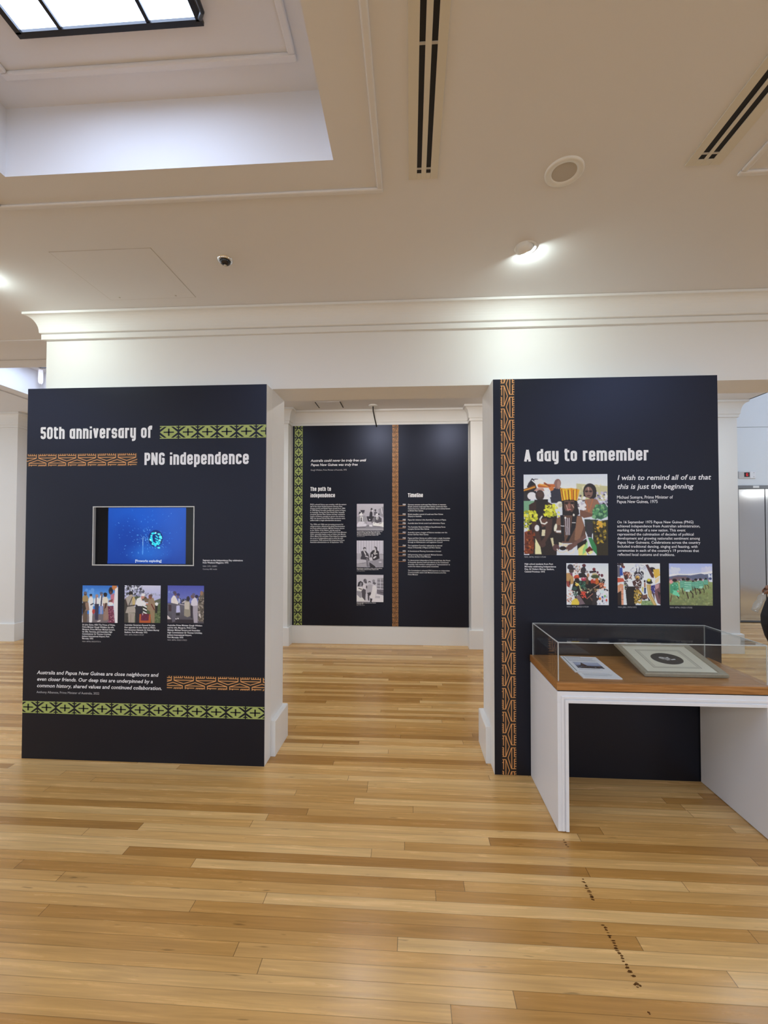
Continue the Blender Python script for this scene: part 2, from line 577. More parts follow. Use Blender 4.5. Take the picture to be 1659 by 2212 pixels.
GLOW_STRIP.node_tree.nodes['Principled BSDF'].inputs['Emission Strength'].default_value = 7
sk = obj('window_5', bm, PANE2)
struct(sk)
st = obj('window_6', nbox(8.955, 8.99, 3.3, 4.9, 2.50, 2.58), GLOW_STRIP)  # unseen glowing strip, added for the bright reflection in the lift door
struct(st)
for nm, a in (('wall_left', (-9.15, -9, -5, 9, 0, 3.3)), ('wall_right', (9, 9.15, -5, 9, 0, 4.7)), ('wall_rear', (-9, 9, -5.15, -5, 0, 3.3))):
    bm = bmesh.new()
    box(bm, *a)
    struct(obj(nm, bm, WALL))
# lift door
STEEL = bpy.data.materials.new('brushed_steel')
STEEL.use_nodes = True
nt = STEEL.node_tree
b = nt.nodes['Principled BSDF']
b.inputs['Base Color'].default_value = (0.60, 0.635, 0.70, 1)
b.inputs['Metallic'].default_value = 1.0
b.inputs['Roughness'].default_value = 0.11
tc = nt.nodes.new('ShaderNodeTexCoord')
mp = nt.nodes.new('ShaderNodeMapping')
mp.inputs['Scale'].default_value = (240, 240, 1.2)
nn = nt.nodes.new('ShaderNodeTexNoise')
nn.inputs['Scale'].default_value = 1
nb = nt.nodes.new('ShaderNodeBump')
nb.inputs['Strength'].default_value = 0.08
nb.inputs['Distance'].default_value = 0.001
nt.links.new(tc.outputs['Object'], mp.inputs[0])
nt.links.new(mp.outputs[0], nn.inputs['Vector'])
nt.links.new(nn.outputs['Fac'], nb.inputs['Height'])
nt.links.new(nb.outputs[0], b.inputs['Normal'])
STEELD = mat('dark_steel', (0.20, 0.21, 0.23), 0.3, 0.9)
d = bpy.data.objects.new('door_1', None)
COL.objects.link(d)
d.location = (LX0, 7.70, 0)
struct(d, 'brushed steel lift door set in the pale lobby wall', 'lift door')
bm = bmesh.new()
box(bm, 0, .03, -.045, .06, 0, LZ)
box(bm, LX1 - LX0 - .03, LX1 - LX0, -.045, .06, 0, LZ)
box(bm, .03, LX1 - LX0 - .03, -.045, .06, LZ - .055, LZ)
obj('door_frame', bm, STEELD, d)
obj('leaf', nbox(.034, .494, .015, .045, .012, LZ - .058), STEEL, d, bevel=.002)
obj('leaf', nbox(.506, LX1 - LX0 - .034, .015, .045, .012, LZ - .058), STEEL, d, bevel=.002)
obj('threshold', nbox(0, LX1 - LX0, -.05, .05, .0, .011), BLACK, d)
obj('sensor', nbox(.26, .36, -.052, -.03, LZ - .045, LZ - .008), FIXT, d, bevel=.004)
obj('lift_shaft', nbox(-.02, LX1 - LX0 + .02, .07, .11, 0, LZ + .02), BLACK, d)

# ------------------------------------------------------------------ flat lettering
def fit_font(s, cap, style):
    c = bpy.data.curves.new('lettering', 'FONT')
    c.body = s
    c.size = cap / 0.73
    c.resolution_u = 2
    if style in ('bi',):
        c.shear = 0.2
    c.offset = {'b': 0.022, 'bi': 0.020, 'm': 0.008, 'r': 0.0}[style] * cap
    o = bpy.data.objects.new('lettering', c)
    me = bpy.data.meshes.new_from_object(o)
    v = np.zeros(len(me.vertices) * 3)
    me.vertices.foreach_get('co', v)
    v = v.reshape(-1, 3)
    fs = [tuple(p.vertices) for p in me.polygons]
    bpy.data.objects.remove(o)
    bpy.data.curves.remove(c)
    bpy.data.meshes.remove(me)
    return v, fs
def lettering(name, style, cap, width, x, lines, Y, parent, m, org):
    V, F, sx = [], [], None
    for s, z in lines:
        v, fs = fit_font(s, cap, style)
        if sx is None:
            sx = width / (v[:, 0].max() - min(0, v[:, 0].min()))
        k = len(V)
        V += [(x + p[0] * sx - org[0], Y - org[1], z + p[1] - org[2]) for p in v]
        F += [tuple(i + k for i in f) for f in fs]
    me = bpy.data.meshes.new(name)
    me.from_pydata(V, [], F)
    return link(name, me, parent, m)

# condensed monoline display letters, drawn as strokes: cap height 1, x-height .84
Wd = 0.188
hw = Wd / 2
def arc(cx, cy, r, a0, a1, n=4):
    return [(cx + r * math.cos(math.radians(a0 + (a1 - a0) * i / n)), cy + r * math.sin(math.radians(a0 + (a1 - a0) * i / n))) for i in range(n + 1)]
def glyphs():
    x, w = 0.84, 0.47
    l, r_, t, b_ = hw, w - hw, x - hw, hw
    q = 0.11
    O = [(l, b_ + q)] + arc(l + q, b_ + q, q, 180, 270) + arc(r_ - q, b_ + q, q, 270, 360) + arc(r_ - q, t - q, q, 0, 90) + arc(l + q, t - q, q, 90, 180) + [(l, b_ + q)]
    arch = [(l, 0), (l, x)], [(l, t - q)] + arc(l + q, t - q, q, 180, 90) + arc(r_ - q, t - q, q, 90, 0) + [(r_, 0)]
    C = arc(r_ - q, t - q, q, 0, 90) + arc(l + q, t - q, q, 90, 180) + arc(l + q, b_ + q, q, 180, 270) + arc(r_ - q, b_ + q, q, 270, 360)
    g = {}
    g['o'] = (w, [O])
    g['n'] = (w, list(arch))
    g['h'] = (w, [[(l, 0), (l, 1)], arch[1]])
    g['m'] = (w * 1.62, [[(l, 0), (l, x)], arch[1], [(xx + w - Wd * 1.0, yy) for xx, yy in arch[1]]])
    g['r'] = (.34, [[(l, 0), (l, x)], [(l, t - q)] + arc(l + q, t - q, q, 180, 90) + [(.34, t)]])
    g['i'] = (Wd, [[(l, 0), (l, .70)], [(l, .84), (l, 1.0)]])
    g['l'] = (Wd, [[(l, 0), (l, 1)]])
    g['t'] = (.36, [[(.12, 1), (.12, b_ + q)] + arc(.12 + q, b_ + q, q, 180, 270) + [(.36, b_)], [(0, .80), (.36, .80)]])
    g['f'] = (.36, [[(.12, 0), (.12, 1 - hw - q)] + arc(.12 + q, 1 - hw - q, q, 180, 90) + [(.36, 1 - hw)], [(0, .76), (.34, .76)]])
    g['d'] = (w, [O, [(r_, 0), (r_, 1)]])
    g['b'] = (w, [O, [(l, 0), (l, 1)]])
    g['p'] = (w, [O, [(l, -.2), (l, x)]])
    g['a'] = (w, [O, [(r_, 0), (r_, x)]])
    g['c'] = (w, [[(r_, t - q - .08)] + C + [(r_, b_ + q + .08)]])
    g['e'] = (w, [[(r_, .36), (r_, t - q)] + C + [(r_, b_ + q + .02)], [(l, .42), (r_, .42)]])
    g['s'] = (w, [[(r_, t - .12)] + arc(r_ - q, t - q, q, 0, 90) + arc(l + q, t - q, q, 90, 180) + [(l, .52)] + arc(l + .08, .50, .08, 180, 270) + arc(r_ - .08, .34, .08, 90, 0) + arc(r_ - q, b_ + q, q, 0, -90) + arc(l + q, b_ + q, q, 270, 180) + [(l, b_ + .13)]])
    g['v'] = (.47, [[(l, x), (w / 2, .06)], [(r_, x), (w / 2, .06)]])
    g['y'] = (w, [[(l, x), (l, b_ + q)] + arc(l + q, b_ + q, q, 180, 270) + [(r_, b_)], [(r_, x), (r_, -.04)] + arc(r_ - q, -.04, q, 0, -90) + [(l + .06, -.15)]])
    X = 1 - hw
    g['P'] = (.47, [[(l, 0), (l, 1)], [(l, X)] + arc(r_ - q, X - q, q, 90, 0) + arc(r_ - q, .42 + q, q, 0, -90) + [(l, .42)]])
    g['N'] = (.53, [[(hw, 0), (hw, 1)], [(.53 - hw, 0), (.53 - hw, 1)], [(hw, .97), (.53 - hw, .03)]])
    g['G'] = (.48, [[(.48 - hw, X - q - .08)] + arc(.48 - hw - q, X - q, q, 0, 90) + arc(l + q, X - q, q, 90, 180) + arc(l + q, b_ + q, q, 180, 270) + arc(.48 - hw - q, b_ + q, q, 270, 360) + [(.48 - hw, .48), (.26, .48)]])
    g['A'] = (.52, [[(hw, 0), (.26, .95)], [(.52 - hw, 0), (.26, .95)], [(.12, .26), (.40, .26)]])
    g['T'] = (.46, [[(0, X), (.46, X)], [(.23, 0), (.23, 1)]])
    g['5'] = (.46, [[(.44, X), (l, X), (l, .56), (.46 - hw - q, .56)] + arc(.46 - hw - q, .56 - q, q, 90, 0) + arc(.46 - hw - q, b_ + q, q, 0, -90) + arc(l + q, b_ + q, q, 270, 180) + [(l, b_ + .14)]])
    g['0'] = (.48, [[(l, b_ + q)] + arc(l + q, b_ + q, q, 180, 270) + arc(.48 - hw - q, b_ + q, q, 270, 360) + arc(.48 - hw - q, X - q, q, 0, 90) + arc(l + q, X - q, q, 90, 180) + [(l, b_ + q)]])
    g[' '] = (.24, [])
    return g
GL = glyphs()
def stroke(path, w, joins=True, n=8):
    out = []
    for (x0, y0), (x1, y1) in zip(path, path[1:]):
        L = math.hypot(x1 - x0, y1 - y0)
        if L < 1e-6:
            continue
        nx, ny = -(y1 - y0) / L * w / 2, (x1 - x0) / L * w / 2
        out.append([(x0 + nx, y0 + ny), (x0 - nx, y0 - ny), (x1 - nx, y1 - ny), (x1 + nx, y1 + ny)])
    if joins:
        for x, y in path[1:-1]:
            out.append([(x + w / 2 * math.cos(2 * PI * k / n), y + w / 2 * math.sin(2 * PI * k / n)) for k in range(n)])
    return out
def polys_obj(name, polys, Y, parent, m, org, lift=2e-5):
    V, F = [], []
    for i, pl in enumerate(polys):
        a = sum(p[0] * q[1] - q[0] * p[1] for p, q in zip(pl, pl[1:] + pl[:1]))
        if abs(a) < 1e-9:
            continue
        if a < 0:
            pl = pl[::-1]
        k = len(V)
        V += [(x - org[0], Y - lift * (i % 30) - org[1], z - org[2]) for x, z in pl]
        F.append(tuple(range(k, k + len(pl))))
    me = bpy.data.meshes.new(name)
    me.from_pydata(V, [], F)
    return link(name, me, parent, m)
def heading(txt, x, z, width, cap, Y, parent, org):
    pen, P = 0.0, []
    for ch in txt:
        w, strokes = GL[ch]
        for s in strokes:
            for pl in stroke(s, Wd):
                P.append([(px + pen, py) for px, py in pl])
        pen += w + 0.095
    sx = width / (pen - 0.095)
    P = [[(x + px * sx, z + py * cap) for px, py in pl] for pl in P]
    return polys_obj('heading_lettering', P, Y, parent, INK, org)

def clip(pl, x0, x1, z0, z1):
    for ax, v, sg in ((0, x0, 1), (0, x1, -1), (1, z0, 1), (1, z1, -1)):
        out = []
        for p, q in zip(pl, pl[1:] + pl[:1]):
            ip, iq = (p[ax] - v) * sg >= 0, (q[ax] - v) * sg >= 0
            if ip != iq:
                t = (v - p[ax]) / (q[ax] - p[ax])
                c = (p[0] + (q[0] - p[0]) * t, p[1] + (q[1] - p[1]) * t)
            if ip:
                out.append(p)
                if not iq:
                    out.append(c)
            elif iq:
                out.append(c)
        pl = out
        if len(pl) < 3:
            return None
    return pl
def green_cell():
    g = [[(0, .93), (.935, .93), (.935, 1), (0, 1)], [(0, 0), (.935, 0), (.935, .07), (0, .07)],
         [(0, .5), (.36, .93), (.58, .93), (.935, .5), (.58, .07), (.36, .07)]]
    for sx in (0, 1):
        for sz in (0, 1):
            p = [(0, .70), (0, .80), (.14, .94), (.235, .94)]
            g.append([((.935 - a) if sx else a, (1 - c) if sz else c) for a, c in p])
    d = [[(.20, .455), (.735, .455), (.735, .545), (.20, .545)], [(.43, .22), (.505, .22), (.505, .78), (.43, .78)]]
    return g, d
def orange_cell():
    # u across the band, v along it
    L = [[(.01, .005), (.26, .005), (.505, .45), (.26, .875), (.02, .875)], [(.255, .01), (.255, .86)],
         [(.09, .02), (.09, .415)], [(.09, .495), (.09, .875)], [(.0, .13), (.09, .13)]]
    for v in (.50, .575, .65, .725, .80):
        L.append([(.0, v), (.09, v)])
    R = [[(.98, .50), (.66, .50), (.415, .925), (.66, 1.375), (.98, 1.375)], [(.68, .52), (.68, 1.36)],
         [(.865, .51), (.865, .875)], [(.865, .965), (.865, 1.375)]]
    for v in (.59, .69, .785, .875, .965, 1.06, 1.16, 1.27):
        R.append([(.865, v), (1.0, v)])
    return L + R
def band(kind, x0, x1, z0, z1, vertical, period, phase, Y, parent, org, u_flip=False):
    """phase: coordinate (x, or z counted downwards) where one cell starts"""
    P, D = [], []
    lo, hi = (z0, z1) if vertical else (x0, x1)
    n0 = -3
    n1 = int((hi - lo) / period) + 4
    for k in range(n0, n1):
        if kind == 'green':
            g, d = green_cell()
            for src, dst in ((g, P), (d, D)):
                for pl in src:
                    if vertical:
                        q = [(x0 + c * (x1 - x0), phase - (k + a) * period) for a, c in pl]
                    else:
                        q = [(phase + (k + a) * period, z0 + c * (z1 - z0)) for a, c in pl]
                    c = clip(q, x0, x1, z0, z1)
                    if c:
                        dst.append(c)
        else:
            for s in orange_cell():
                if vertical:
                    path = [(x0 + (.03 + u * .94) * (x1 - x0), phase - (k + v) * period) for u, v in s]
                    w = (x1 - x0) * .05
                else:
                    path = [(phase + (k + v) * period, z0 + (.03 + u * .94) * (z1 - z0)) for u, v in s]
                    w = (z1 - z0) * .05
                for pl in stroke(path, w, n=6):
                    c = clip(pl, x0, x1, z0, z1)
                    if c:
                        P.append(c)
    if kind == 'green':
        o = polys_obj('pattern_band', P, Y - .0006, parent, GREEN, org)
        o['label'] = 'green diamond and cross border'
        me = o.data
        me.materials.append(DARK)
        V = [tuple(v.co) for v in me.vertices]
        F = [tuple(p.vertices) for p in me.polygons]
        nf = len(F)
        for pl in D:
            if sum(p[0] * q[1] - q[0] * p[1] for p, q in zip(pl, pl[1:] + pl[:1])) < 0:
                pl = pl[::-1]
            kk = len(V)
            V += [(x - org[0], Y - .0022 - org[1], z - org[2]) for x, z in pl]
            F.append(tuple(range(kk, kk + len(pl))))
        me.clear_geometry()
        me.from_pydata(V, [], F)
        for i, p in enumerate(me.polygons):
            p.material_index = 0 if i < nf else 1
    else:
        bg = [[(x0, z0), (x1, z0), (x1, z1), (x0, z1)]]
        o = polys_obj('pattern_band', bg + P, Y - .0006, parent, BROWNBG, org)
        o['label'] = 'orange zigzag line border'
        me = o.data
        me.materials.append(ORANGE)
        for i, p in enumerate(me.polygons):
            p.material_index = 0 if i == 0 else 1
        for v in me.vertices[4:]:
            v.co.y -= .0004
    return o

# ------------------------------------------------------------------ printed pictures: painted on a fine grid of coloured points
class Paint:
    def __init__(s, rect, bg, n=150, seed=1):
        s.x0, s.y0, s.x1, s.y1 = rect
        ar = (s.y1 - s.y0) / (s.x1 - s.x0)
        s.nx, s.ny = n, max(2, int(n * ar))
        ss = 2
        X, Y = np.meshgrid((np.arange(s.nx * ss) + .5) / (s.nx * ss), (np.arange(s.ny * ss) + .5) / (s.ny * ss))
        s.X = s.x0 + X * (s.x1 - s.x0)
        s.Y = s.y0 + Y * (s.y1 - s.y0)
        s.A = np.zeros((s.ny * ss, s.nx * ss, 3)) + np.array(s.c(bg))
        s.r = random.Random(seed)
        s.ss = ss
    @staticmethod
    def c(h):
        return [int(h[i:i + 2], 16) / 255 for i in (0, 2, 4)]
    def grad(s, y0, y1, c0, c1):
        t = np.clip((s.Y - y0) / (y1 - y0), 0, 1)[..., None]
        m = (s.Y >= y0) & (s.Y <= y1)
        G = np.array(s.c(c0)) * (1 - t) + np.array(s.c(c1)) * t
        s.A[m] = G[m]
        return s
    def P(s, col, *p):
        p = list(zip(p[::2], p[1::2]))
        m = np.zeros(s.X.shape, bool)
        for (ax, ay), (bx, by) in zip(p, p[1:] + p[:1]):
            if ay == by:
                continue
            k = (s.Y >= min(ay, by)) & (s.Y < max(ay, by))
            m ^= k & (s.X < ax + (s.Y - ay) * (bx - ax) / (by - ay))
        s.A[m] = s.c(col)
        return s
    def E(s, col, cx, cy, rx, ry, a=0, soft=None):
        a = math.radians(a)
        dx, dy = s.X - cx, s.Y - cy
        u, v = dx * math.cos(a) + dy * math.sin(a), -dx * math.sin(a) + dy * math.cos(a)
        d = (u / rx) ** 2 + (v / ry) ** 2
        if soft:
            t = (np.clip(1 - d, 0, 1) * soft)[..., None]
            s.A = s.A * (1 - t) + np.array(s.c(col)) * t
        else:
            s.A[d < 1] = s.c(col)
        return s
    def L(s, col, w, *p):
        p = list(zip(p[::2], p[1::2]))
        for (ax, ay), (bx, by) in zip(p, p[1:]):
            l2 = (bx - ax) ** 2 + (by - ay) ** 2 + 1e-9
            t = np.clip(((s.X - ax) * (bx - ax) + (s.Y - ay) * (by - ay)) / l2, 0, 1)
            d = np.hypot(s.X - ax - t * (bx - ax), s.Y - ay - t * (by - ay))
            s.A[d < w / 2] = s.c(col)
        return s
    def N(s, x0, y0, x1, y1, n, sz, *cols):
        for _ in range(n):
            k = s.r.uniform(.4, 1) * sz
            s.E(s.r.choice(cols), s.r.uniform(x0, x1), s.r.uniform(y0, y1), k, k * s.r.uniform(.4, 1), s.r.uniform(0, 180))
        return s
    def grain(s, amt):
        g = np.random.RandomState(5).rand(s.ny * s.ss, s.nx * s.ss, 1) - .5
        s.A = np.clip(s.A + g * amt, 0, 1)
        return s
    def grid(s):
        A = s.A
        A = A.reshape(s.ny, s.ss, s.nx, s.ss, 3).mean((1, 3))
        return A
PRINT = bpy.data.materials.new('photo_print')
PRINT.use_nodes = True
nt = PRINT.node_tree
at = nt.nodes.new('ShaderNodeAttribute')
at.attribute_name = 'ink'
nt.links.new(at.outputs['Color'], nt.nodes['Principled BSDF'].inputs['Base Color'])
nt.nodes['Principled BSDF'].inputs['Roughness'].default_value = 0.42
VIDEO = bpy.data.materials.new('lit_display')
VIDEO.use_nodes = True
nt = VIDEO.node_tree
at = nt.nodes.new('ShaderNodeAttribute')
at.attribute_name = 'ink'
b = nt.nodes['Principled BSDF']
b.inputs['Base Color'].default_value = (0.005, 0.005, 0.006, 1)
b.inputs['Roughness'].default_value = 0.15
b.inputs['Specular IOR Level'].default_value = 0.2
b.inputs['Emission Strength'].default_value = 1.0
nt.links.new(at.outputs['Color'], b.inputs['Emission Color'])
def print_mesh(name, pic, corner, ux, uz, parent, m=None, gain=1.0):
    """corner = lower left, ux / uz = edge vectors of the picture"""
    A = pic.grid() if isinstance(pic, Paint) else pic
    ny, nx = A.shape[:2]
    A = np.pad(A, ((0, 1), (0, 1), (0, 0)), 'edge')
    A = np.where(A <= .04045, A / 12.92, ((A + .055) / 1.055) ** 2.4) * gain
    if m is None:
        A = np.minimum(A, .94)
    c, ux, uz = Vector(corner), Vector(ux), Vector(uz)
    V = [tuple(c + ux * (i / nx) + uz * (1 - j / ny)) for j in range(ny + 1) for i in range(nx + 1)]
    F = [(j * (nx + 1) + i, (j + 1) * (nx + 1) + i, (j + 1) * (nx + 1) + i + 1, j * (nx + 1) + i + 1) for j in range(ny) for i in range(nx)]
    me = bpy.data.meshes.new(name)
    me.from_pydata(V, [], F)
    at = me.color_attributes.new('ink', 'FLOAT_COLOR', 'POINT')
    buf = np.ones((len(V), 4), np.float32)
    buf[:, :3] = A.reshape(-1, 3)
    at.data.foreach_set('color', buf.ravel())
    return link(name, me, parent, m or PRINT)

PIC = {}
# --- three people in feather headdresses
p = Paint((100, 40, 1600, 1490), 'c9cfe6', 190, 3)
p.grad(40, 300, 'c4cbe8', 'd2d6ea')
p.P('b9b58a', 1050, 210, 1600, 260, 1600, 520, 1050, 520).N(1050, 230, 1500, 480, 30, 40, 'cfc9a8', 'c2bd95', 'aeb08c').N(1380, 380, 1600, 620, 40, 34, 'd5d8e6', '8c8aa0', '3a3844', 'b8b2c4')
p.P('6f9c7c', 100, 520, 330, 520, 330, 760, 100, 760).P('26242a', 100, 300, 330, 300, 330, 420, 210, 520, 100, 520)
p.P('2a2a38', 560, 380, 640, 290, 780, 280, 800, 560, 600, 560).E('806058', 712, 215, 62, 90, 10).E('9a7a70', 735, 230, 30, 80)
p.E('1d1a1e', 300, 220, 130, 90, -25).L('23202a', 34, 180, 260, 260, 130).L('d8dbe8', 22, 260, 150, 330, 210).P('e6e8f2', 290, 140, 420, 120, 520, 200, 350, 320)
p.L('5c3418', 60, 130, 330, 300, 260).L('c98a2a', 26, 110, 330, 300, 270).L('b4602c', 60, 380, 250, 640, 250).L('d99a3c', 22, 390, 220, 610, 270).L('8a4420', 30, 480, 200, 640, 300).E('c07038', 600, 300, 45, 40)
p.P('1c181c', 110, 340, 330, 320, 320, 420, 200, 440).L('e4e6f2', 20, 320, 170, 370, 320)
p.E('d6d4e2', 250, 430, 80, 70).E('dcdcec', 520, 390, 70, 110).N(450, 310, 590, 500, 30, 26, 'e6e6f4', 'c8c8dc', 'dfe0ee')
p.P('b0887a', 290, 340, 340, 290, 460, 290, 480, 340, 380, 345)
p.E('3a2a26', 395, 420, 80, 95).P('1c1618', 300, 500, 540, 490, 560, 760, 480, 900, 320, 880, 270, 640).E('4a342e', 400, 400, 55, 55)
p.P('33211d', 200, 590, 330, 520, 330, 760, 200, 760).P('3c2620', 540, 540, 660, 600, 640, 860, 540, 860)
p.P('201819', 200, 740, 700, 740, 690, 1490, 200, 1490).P('3e2721', 240, 900, 330, 880, 420, 1260, 360, 1330, 250, 1010).P('46302a', 510, 860, 620, 840, 600, 1080, 470, 1300, 390, 1340, 380, 1290, 470, 1180)
p.E('46302a', 430, 1300, 65, 55).P('5a3a2e', 390, 850, 520, 830, 510, 960, 430, 1000)
p.N(110, 700, 340, 880, 50, 34, 'cfc92c', 'b7ba2a', 'e0dc4a', '8a9428').N(470, 600, 740, 800, 60, 34, 'd8d634', 'c2c22c', 'e8e45c', '98a02e').P('c9c83a', 200, 780, 250, 790, 240, 880).N(110, 860, 230, 1060, 34, 26, 'b8bc34', '5a6424', 'd4d040')
p.L('d9d4cc', 24, 430, 800, 395, 850, 420, 920, 480, 935, 520, 905)
p.E('d8d8e0', 340, 1010, 42, 58).P('cfc8a8', 430, 1040, 490, 1040, 480, 1150, 420, 1150).P('dcd4a4', 310, 1190, 400, 1350, 420, 1480, 300, 1480).P('c8c09a', 580, 1190, 640, 1180, 660, 1340, 620, 1350)
p.P('6a2e16', 110, 1080, 250, 1040, 290, 1300, 270, 1470, 110, 1480).N(110, 1080, 290, 1480, 40, 30, '8a3e18', '54220f', 'a86030', '3c1a10')
p.E('d9dac8', 750, 590, 60, 60).E('b8b49c', 760, 600, 34, 36)
p.P('1a1518', 790, 500, 1060, 480, 1100, 760, 1000, 830, 800, 770)
p.P('5c4036', 830, 520, 1010, 520, 1010, 660, 950, 760, 870, 740, 830, 640).E('201616', 870, 560, 34, 18).E('201616', 975, 560, 34, 18).L('c8a898', 12, 870, 600, 900, 700).L('c8a898', 12, 970, 590, 1000, 640).E('8a5c50', 920, 610, 26, 44).E('b07068', 915, 675, 44, 14).E('20181a', 900, 740, 70, 40)
p.P('d8a022', 760, 290, 860, 300, 960, 290, 1110, 320, 1060, 520, 920, 490, 790, 520)
for i, c in enumerate(('8e4a12', 'e8c840', 'b0661a', 'e4b82e', '6a3410', 'e8c434', 'c4601c', '8a3a12', 'e0b43a', 'a4521a')):
    x = 785 + i * 30
    p.L(c, 16, x, 310 + (i % 3) * 18, 815 + i * 26, 500)
p.P('5a4034', 690, 850, 780, 790, 800, 780, 1000, 780, 1130, 790, 1200, 1000, 1210, 1180, 1000, 1280, 800, 1280, 650, 1150)
p.P('7a5844', 700, 830, 770, 800, 780, 960, 690, 950).P('86604a', 1040, 800, 1140, 800, 1180, 980, 1100, 1220, 1010, 1230)
p.P('18161c', 760, 780, 820, 770, 830, 1250, 780, 1240).P('1a181e', 980, 770, 1060, 770, 1030, 1000, 960, 1130, 900, 1250, 850, 1250, 940, 1060)
for i in range(7):
    p.L('c8c0c8' if i % 2 else '3a3038', 12, 835 + i * 17, 830, 850 + i * 14, 1130)
p.L('d8d8d8', 12, 970, 915, 1030, 915).L('d8d8d8', 12, 770, 970, 830, 975).E('d8d4cc', 1000, 775, 16, 22).E('d8d4cc', 850, 825, 16, 20)
p.E('d8d4c0', 672, 1000, 26, 70, 12).P('dcdcdc', 670, 1050, 770, 1050, 770, 1090, 690, 1090)
p.P('1e1718', 620, 1080, 780, 1120, 790, 1300, 700, 1330, 640, 1300).P('6a4a42', 1210, 1120, 1220, 1180, 1040, 1330, 900, 1420, 860, 1400, 930, 1310).P('1c1618', 1060, 1290, 1220, 1200, 1240, 1280, 1060, 1400)
p.E('54393a', 680, 1360, 60, 60).E('644640', 930, 1350, 80, 50, -30)
p.P('d2ceb4', 730, 1260, 800, 1280, 780, 1330, 730, 1320).L('cfcabc', 22, 700, 1390, 740, 1440, 820, 1440, 880, 1400).L('d6d2c6', 24, 870, 1420, 930, 1465, 990, 1440, 1005, 1390).P('d0c8b0', 800, 1290, 900, 1290, 880, 1340, 800, 1340)
p.E('1a1416', 800, 1370, 60, 36)
p.E('231c1e', 1290, 340, 115, 130).P('231c1e', 1170, 340, 1410, 340, 1400, 450, 1340, 500, 1180, 440).E('7a5a50', 1268, 370, 74, 100).E('2a1e1e', 1232, 352, 28, 16).E('2a1e1e', 1305, 352, 28, 16).L('d4b0a4', 10, 1260, 280, 1268, 330).E('4a2e2a', 1270, 430, 34, 12)
p.P('8a6450', 1200, 500, 1330, 480, 1420, 500, 1480, 620, 1330, 780, 1180, 760).P('6e4a3c', 1110, 680, 1190, 700, 1330, 760, 1340, 800, 1180, 830, 1110, 780)
p.L('b4683a', 12, 1220, 520, 1270, 720).L('b4683a', 12, 1340, 500, 1280, 700).N(1080, 430, 1200, 680, 30, 34, 'd4d2dc', 'b8b4c0', '5a5058', 'e0e0ea')
p.P('3c6a50', 1330, 700, 1400, 590, 1560, 580, 1600, 640, 1600, 800, 1480, 860, 1330, 780).N(1350, 590, 1600, 840, 40, 40, '4f8a5c', '2e5844', '79a87c', '6aa060')
p.P('28302f', 1190, 850, 1440, 860, 1340, 1100, 1260, 1180, 1200, 1050).P('2e2c34', 1220, 900, 1330, 920, 1320, 1180, 1240, 1160)
p.P('2c2618', 1340, 900, 1600, 860, 1600, 1490, 1400, 1490, 1340, 1200).N(1360, 900, 1560, 1300, 70, 36, '8c7626', '5c5420', '3a3418', 'a48a2c', '1e1a14').N(1420, 890, 1500, 1010, 16, 30, 'c89a3a', 'd8aa40')
p.P('2f7a48', 1250, 1180, 1320, 1180, 1400, 1340, 1410, 1490, 1330, 1400).P('d8d07a', 1070, 1380, 1190, 1290, 1230, 1490, 1080, 1490).P('8fc27a', 1160, 1380, 1240, 1230, 1240, 1400, 1150, 1490).P('5c1c14', 1200, 1400, 1280, 1330, 1340, 1400, 1260, 1480).P('e6dc92', 1240, 1450, 1300, 1410, 1350, 1430, 1290, 1480)
p.grain(.05)
PIC['headdress'] = p
# --- crowd with drum
p = Paint((130, 100, 1495, 1455), 'd4d8ee', 110, 4)
p.grad(100, 700, 'c8cfee', 'dcdff0')
p.N(360, 120, 620, 460, 50, 40, 'e2dcd8', 'b49a92', 'd8c8c0', '8a7868').P('b08a58', 130, 430, 260, 420, 370, 560, 370, 760, 300, 800, 130, 720).P('8c4038', 130, 690, 250, 690, 240, 900, 150, 860).P('3c2228', 220, 740, 260, 600, 270, 900).E('4a3c38', 300, 350, 80, 80).P('7a3a50', 220, 420, 340, 440, 330, 540)
p.E('34303a', 270, 230, 100, 90).E('2c2830', 300, 280, 140, 36, 8)
p.E('2e2a30', 690, 340, 90, 110).E('54262c', 712, 180, 60, 55).P('2a282e', 680, 210, 750, 210, 740, 300, 680, 300).P('242428', 520, 440, 700, 400, 820, 560, 560, 580).E('8a8484', 800, 380, 50, 40)
p.E('b4442c', 470, 560, 90, 75).E('c8583a', 500, 520, 40, 40).E('1e1a1c', 480, 650, 80, 60)
p.P('1f1c1e', 380, 680, 1400, 640, 1120, 1455, 500, 1455, 300, 980)
p.E('a8384c', 700, 620, 90, 60).E('cfa0a8', 690, 590, 40, 20).E('2e5c48', 650, 790, 90, 110).N(570, 700, 780, 1000, 50, 36, '2c5a48', '1e3c32', '4a6a5a', '20282a')
p.E('a87c5c', 840, 500, 40, 70).P('5c4430', 780, 560, 880, 560, 840, 800, 760, 780)
p.E('6e2a2e', 1035, 300, 52, 48).P('2e2024', 880, 360, 1100, 340, 1110, 400, 900, 430).E('5a2630', 1150, 400, 34, 40).E('6a3038', 1200, 480, 36, 36).E('5e2832', 1290, 500, 44, 50)
p.E('b8a878', 1060, 480, 90, 60).E('3e4a30', 1070, 540, 140, 60).P('8c8c84', 1190, 560, 1360, 640, 1240, 720).E('2a3432', 1330, 640, 40, 40).E('e0dce4', 900, 600, 60, 70)
p.E('a83c28', 1010, 700, 90, 90).E('cc9c9c', 1040, 640, 44, 26).P('b8642a', 1080, 600, 1170, 590, 1190, 740, 1130, 800, 1080, 780).E('2c1c1a', 1000, 790, 60, 40)
p.N(560, 940, 980, 1080, 50, 26, 'a89878', '5a4c3c', 'd8c8a8', '2c2420')
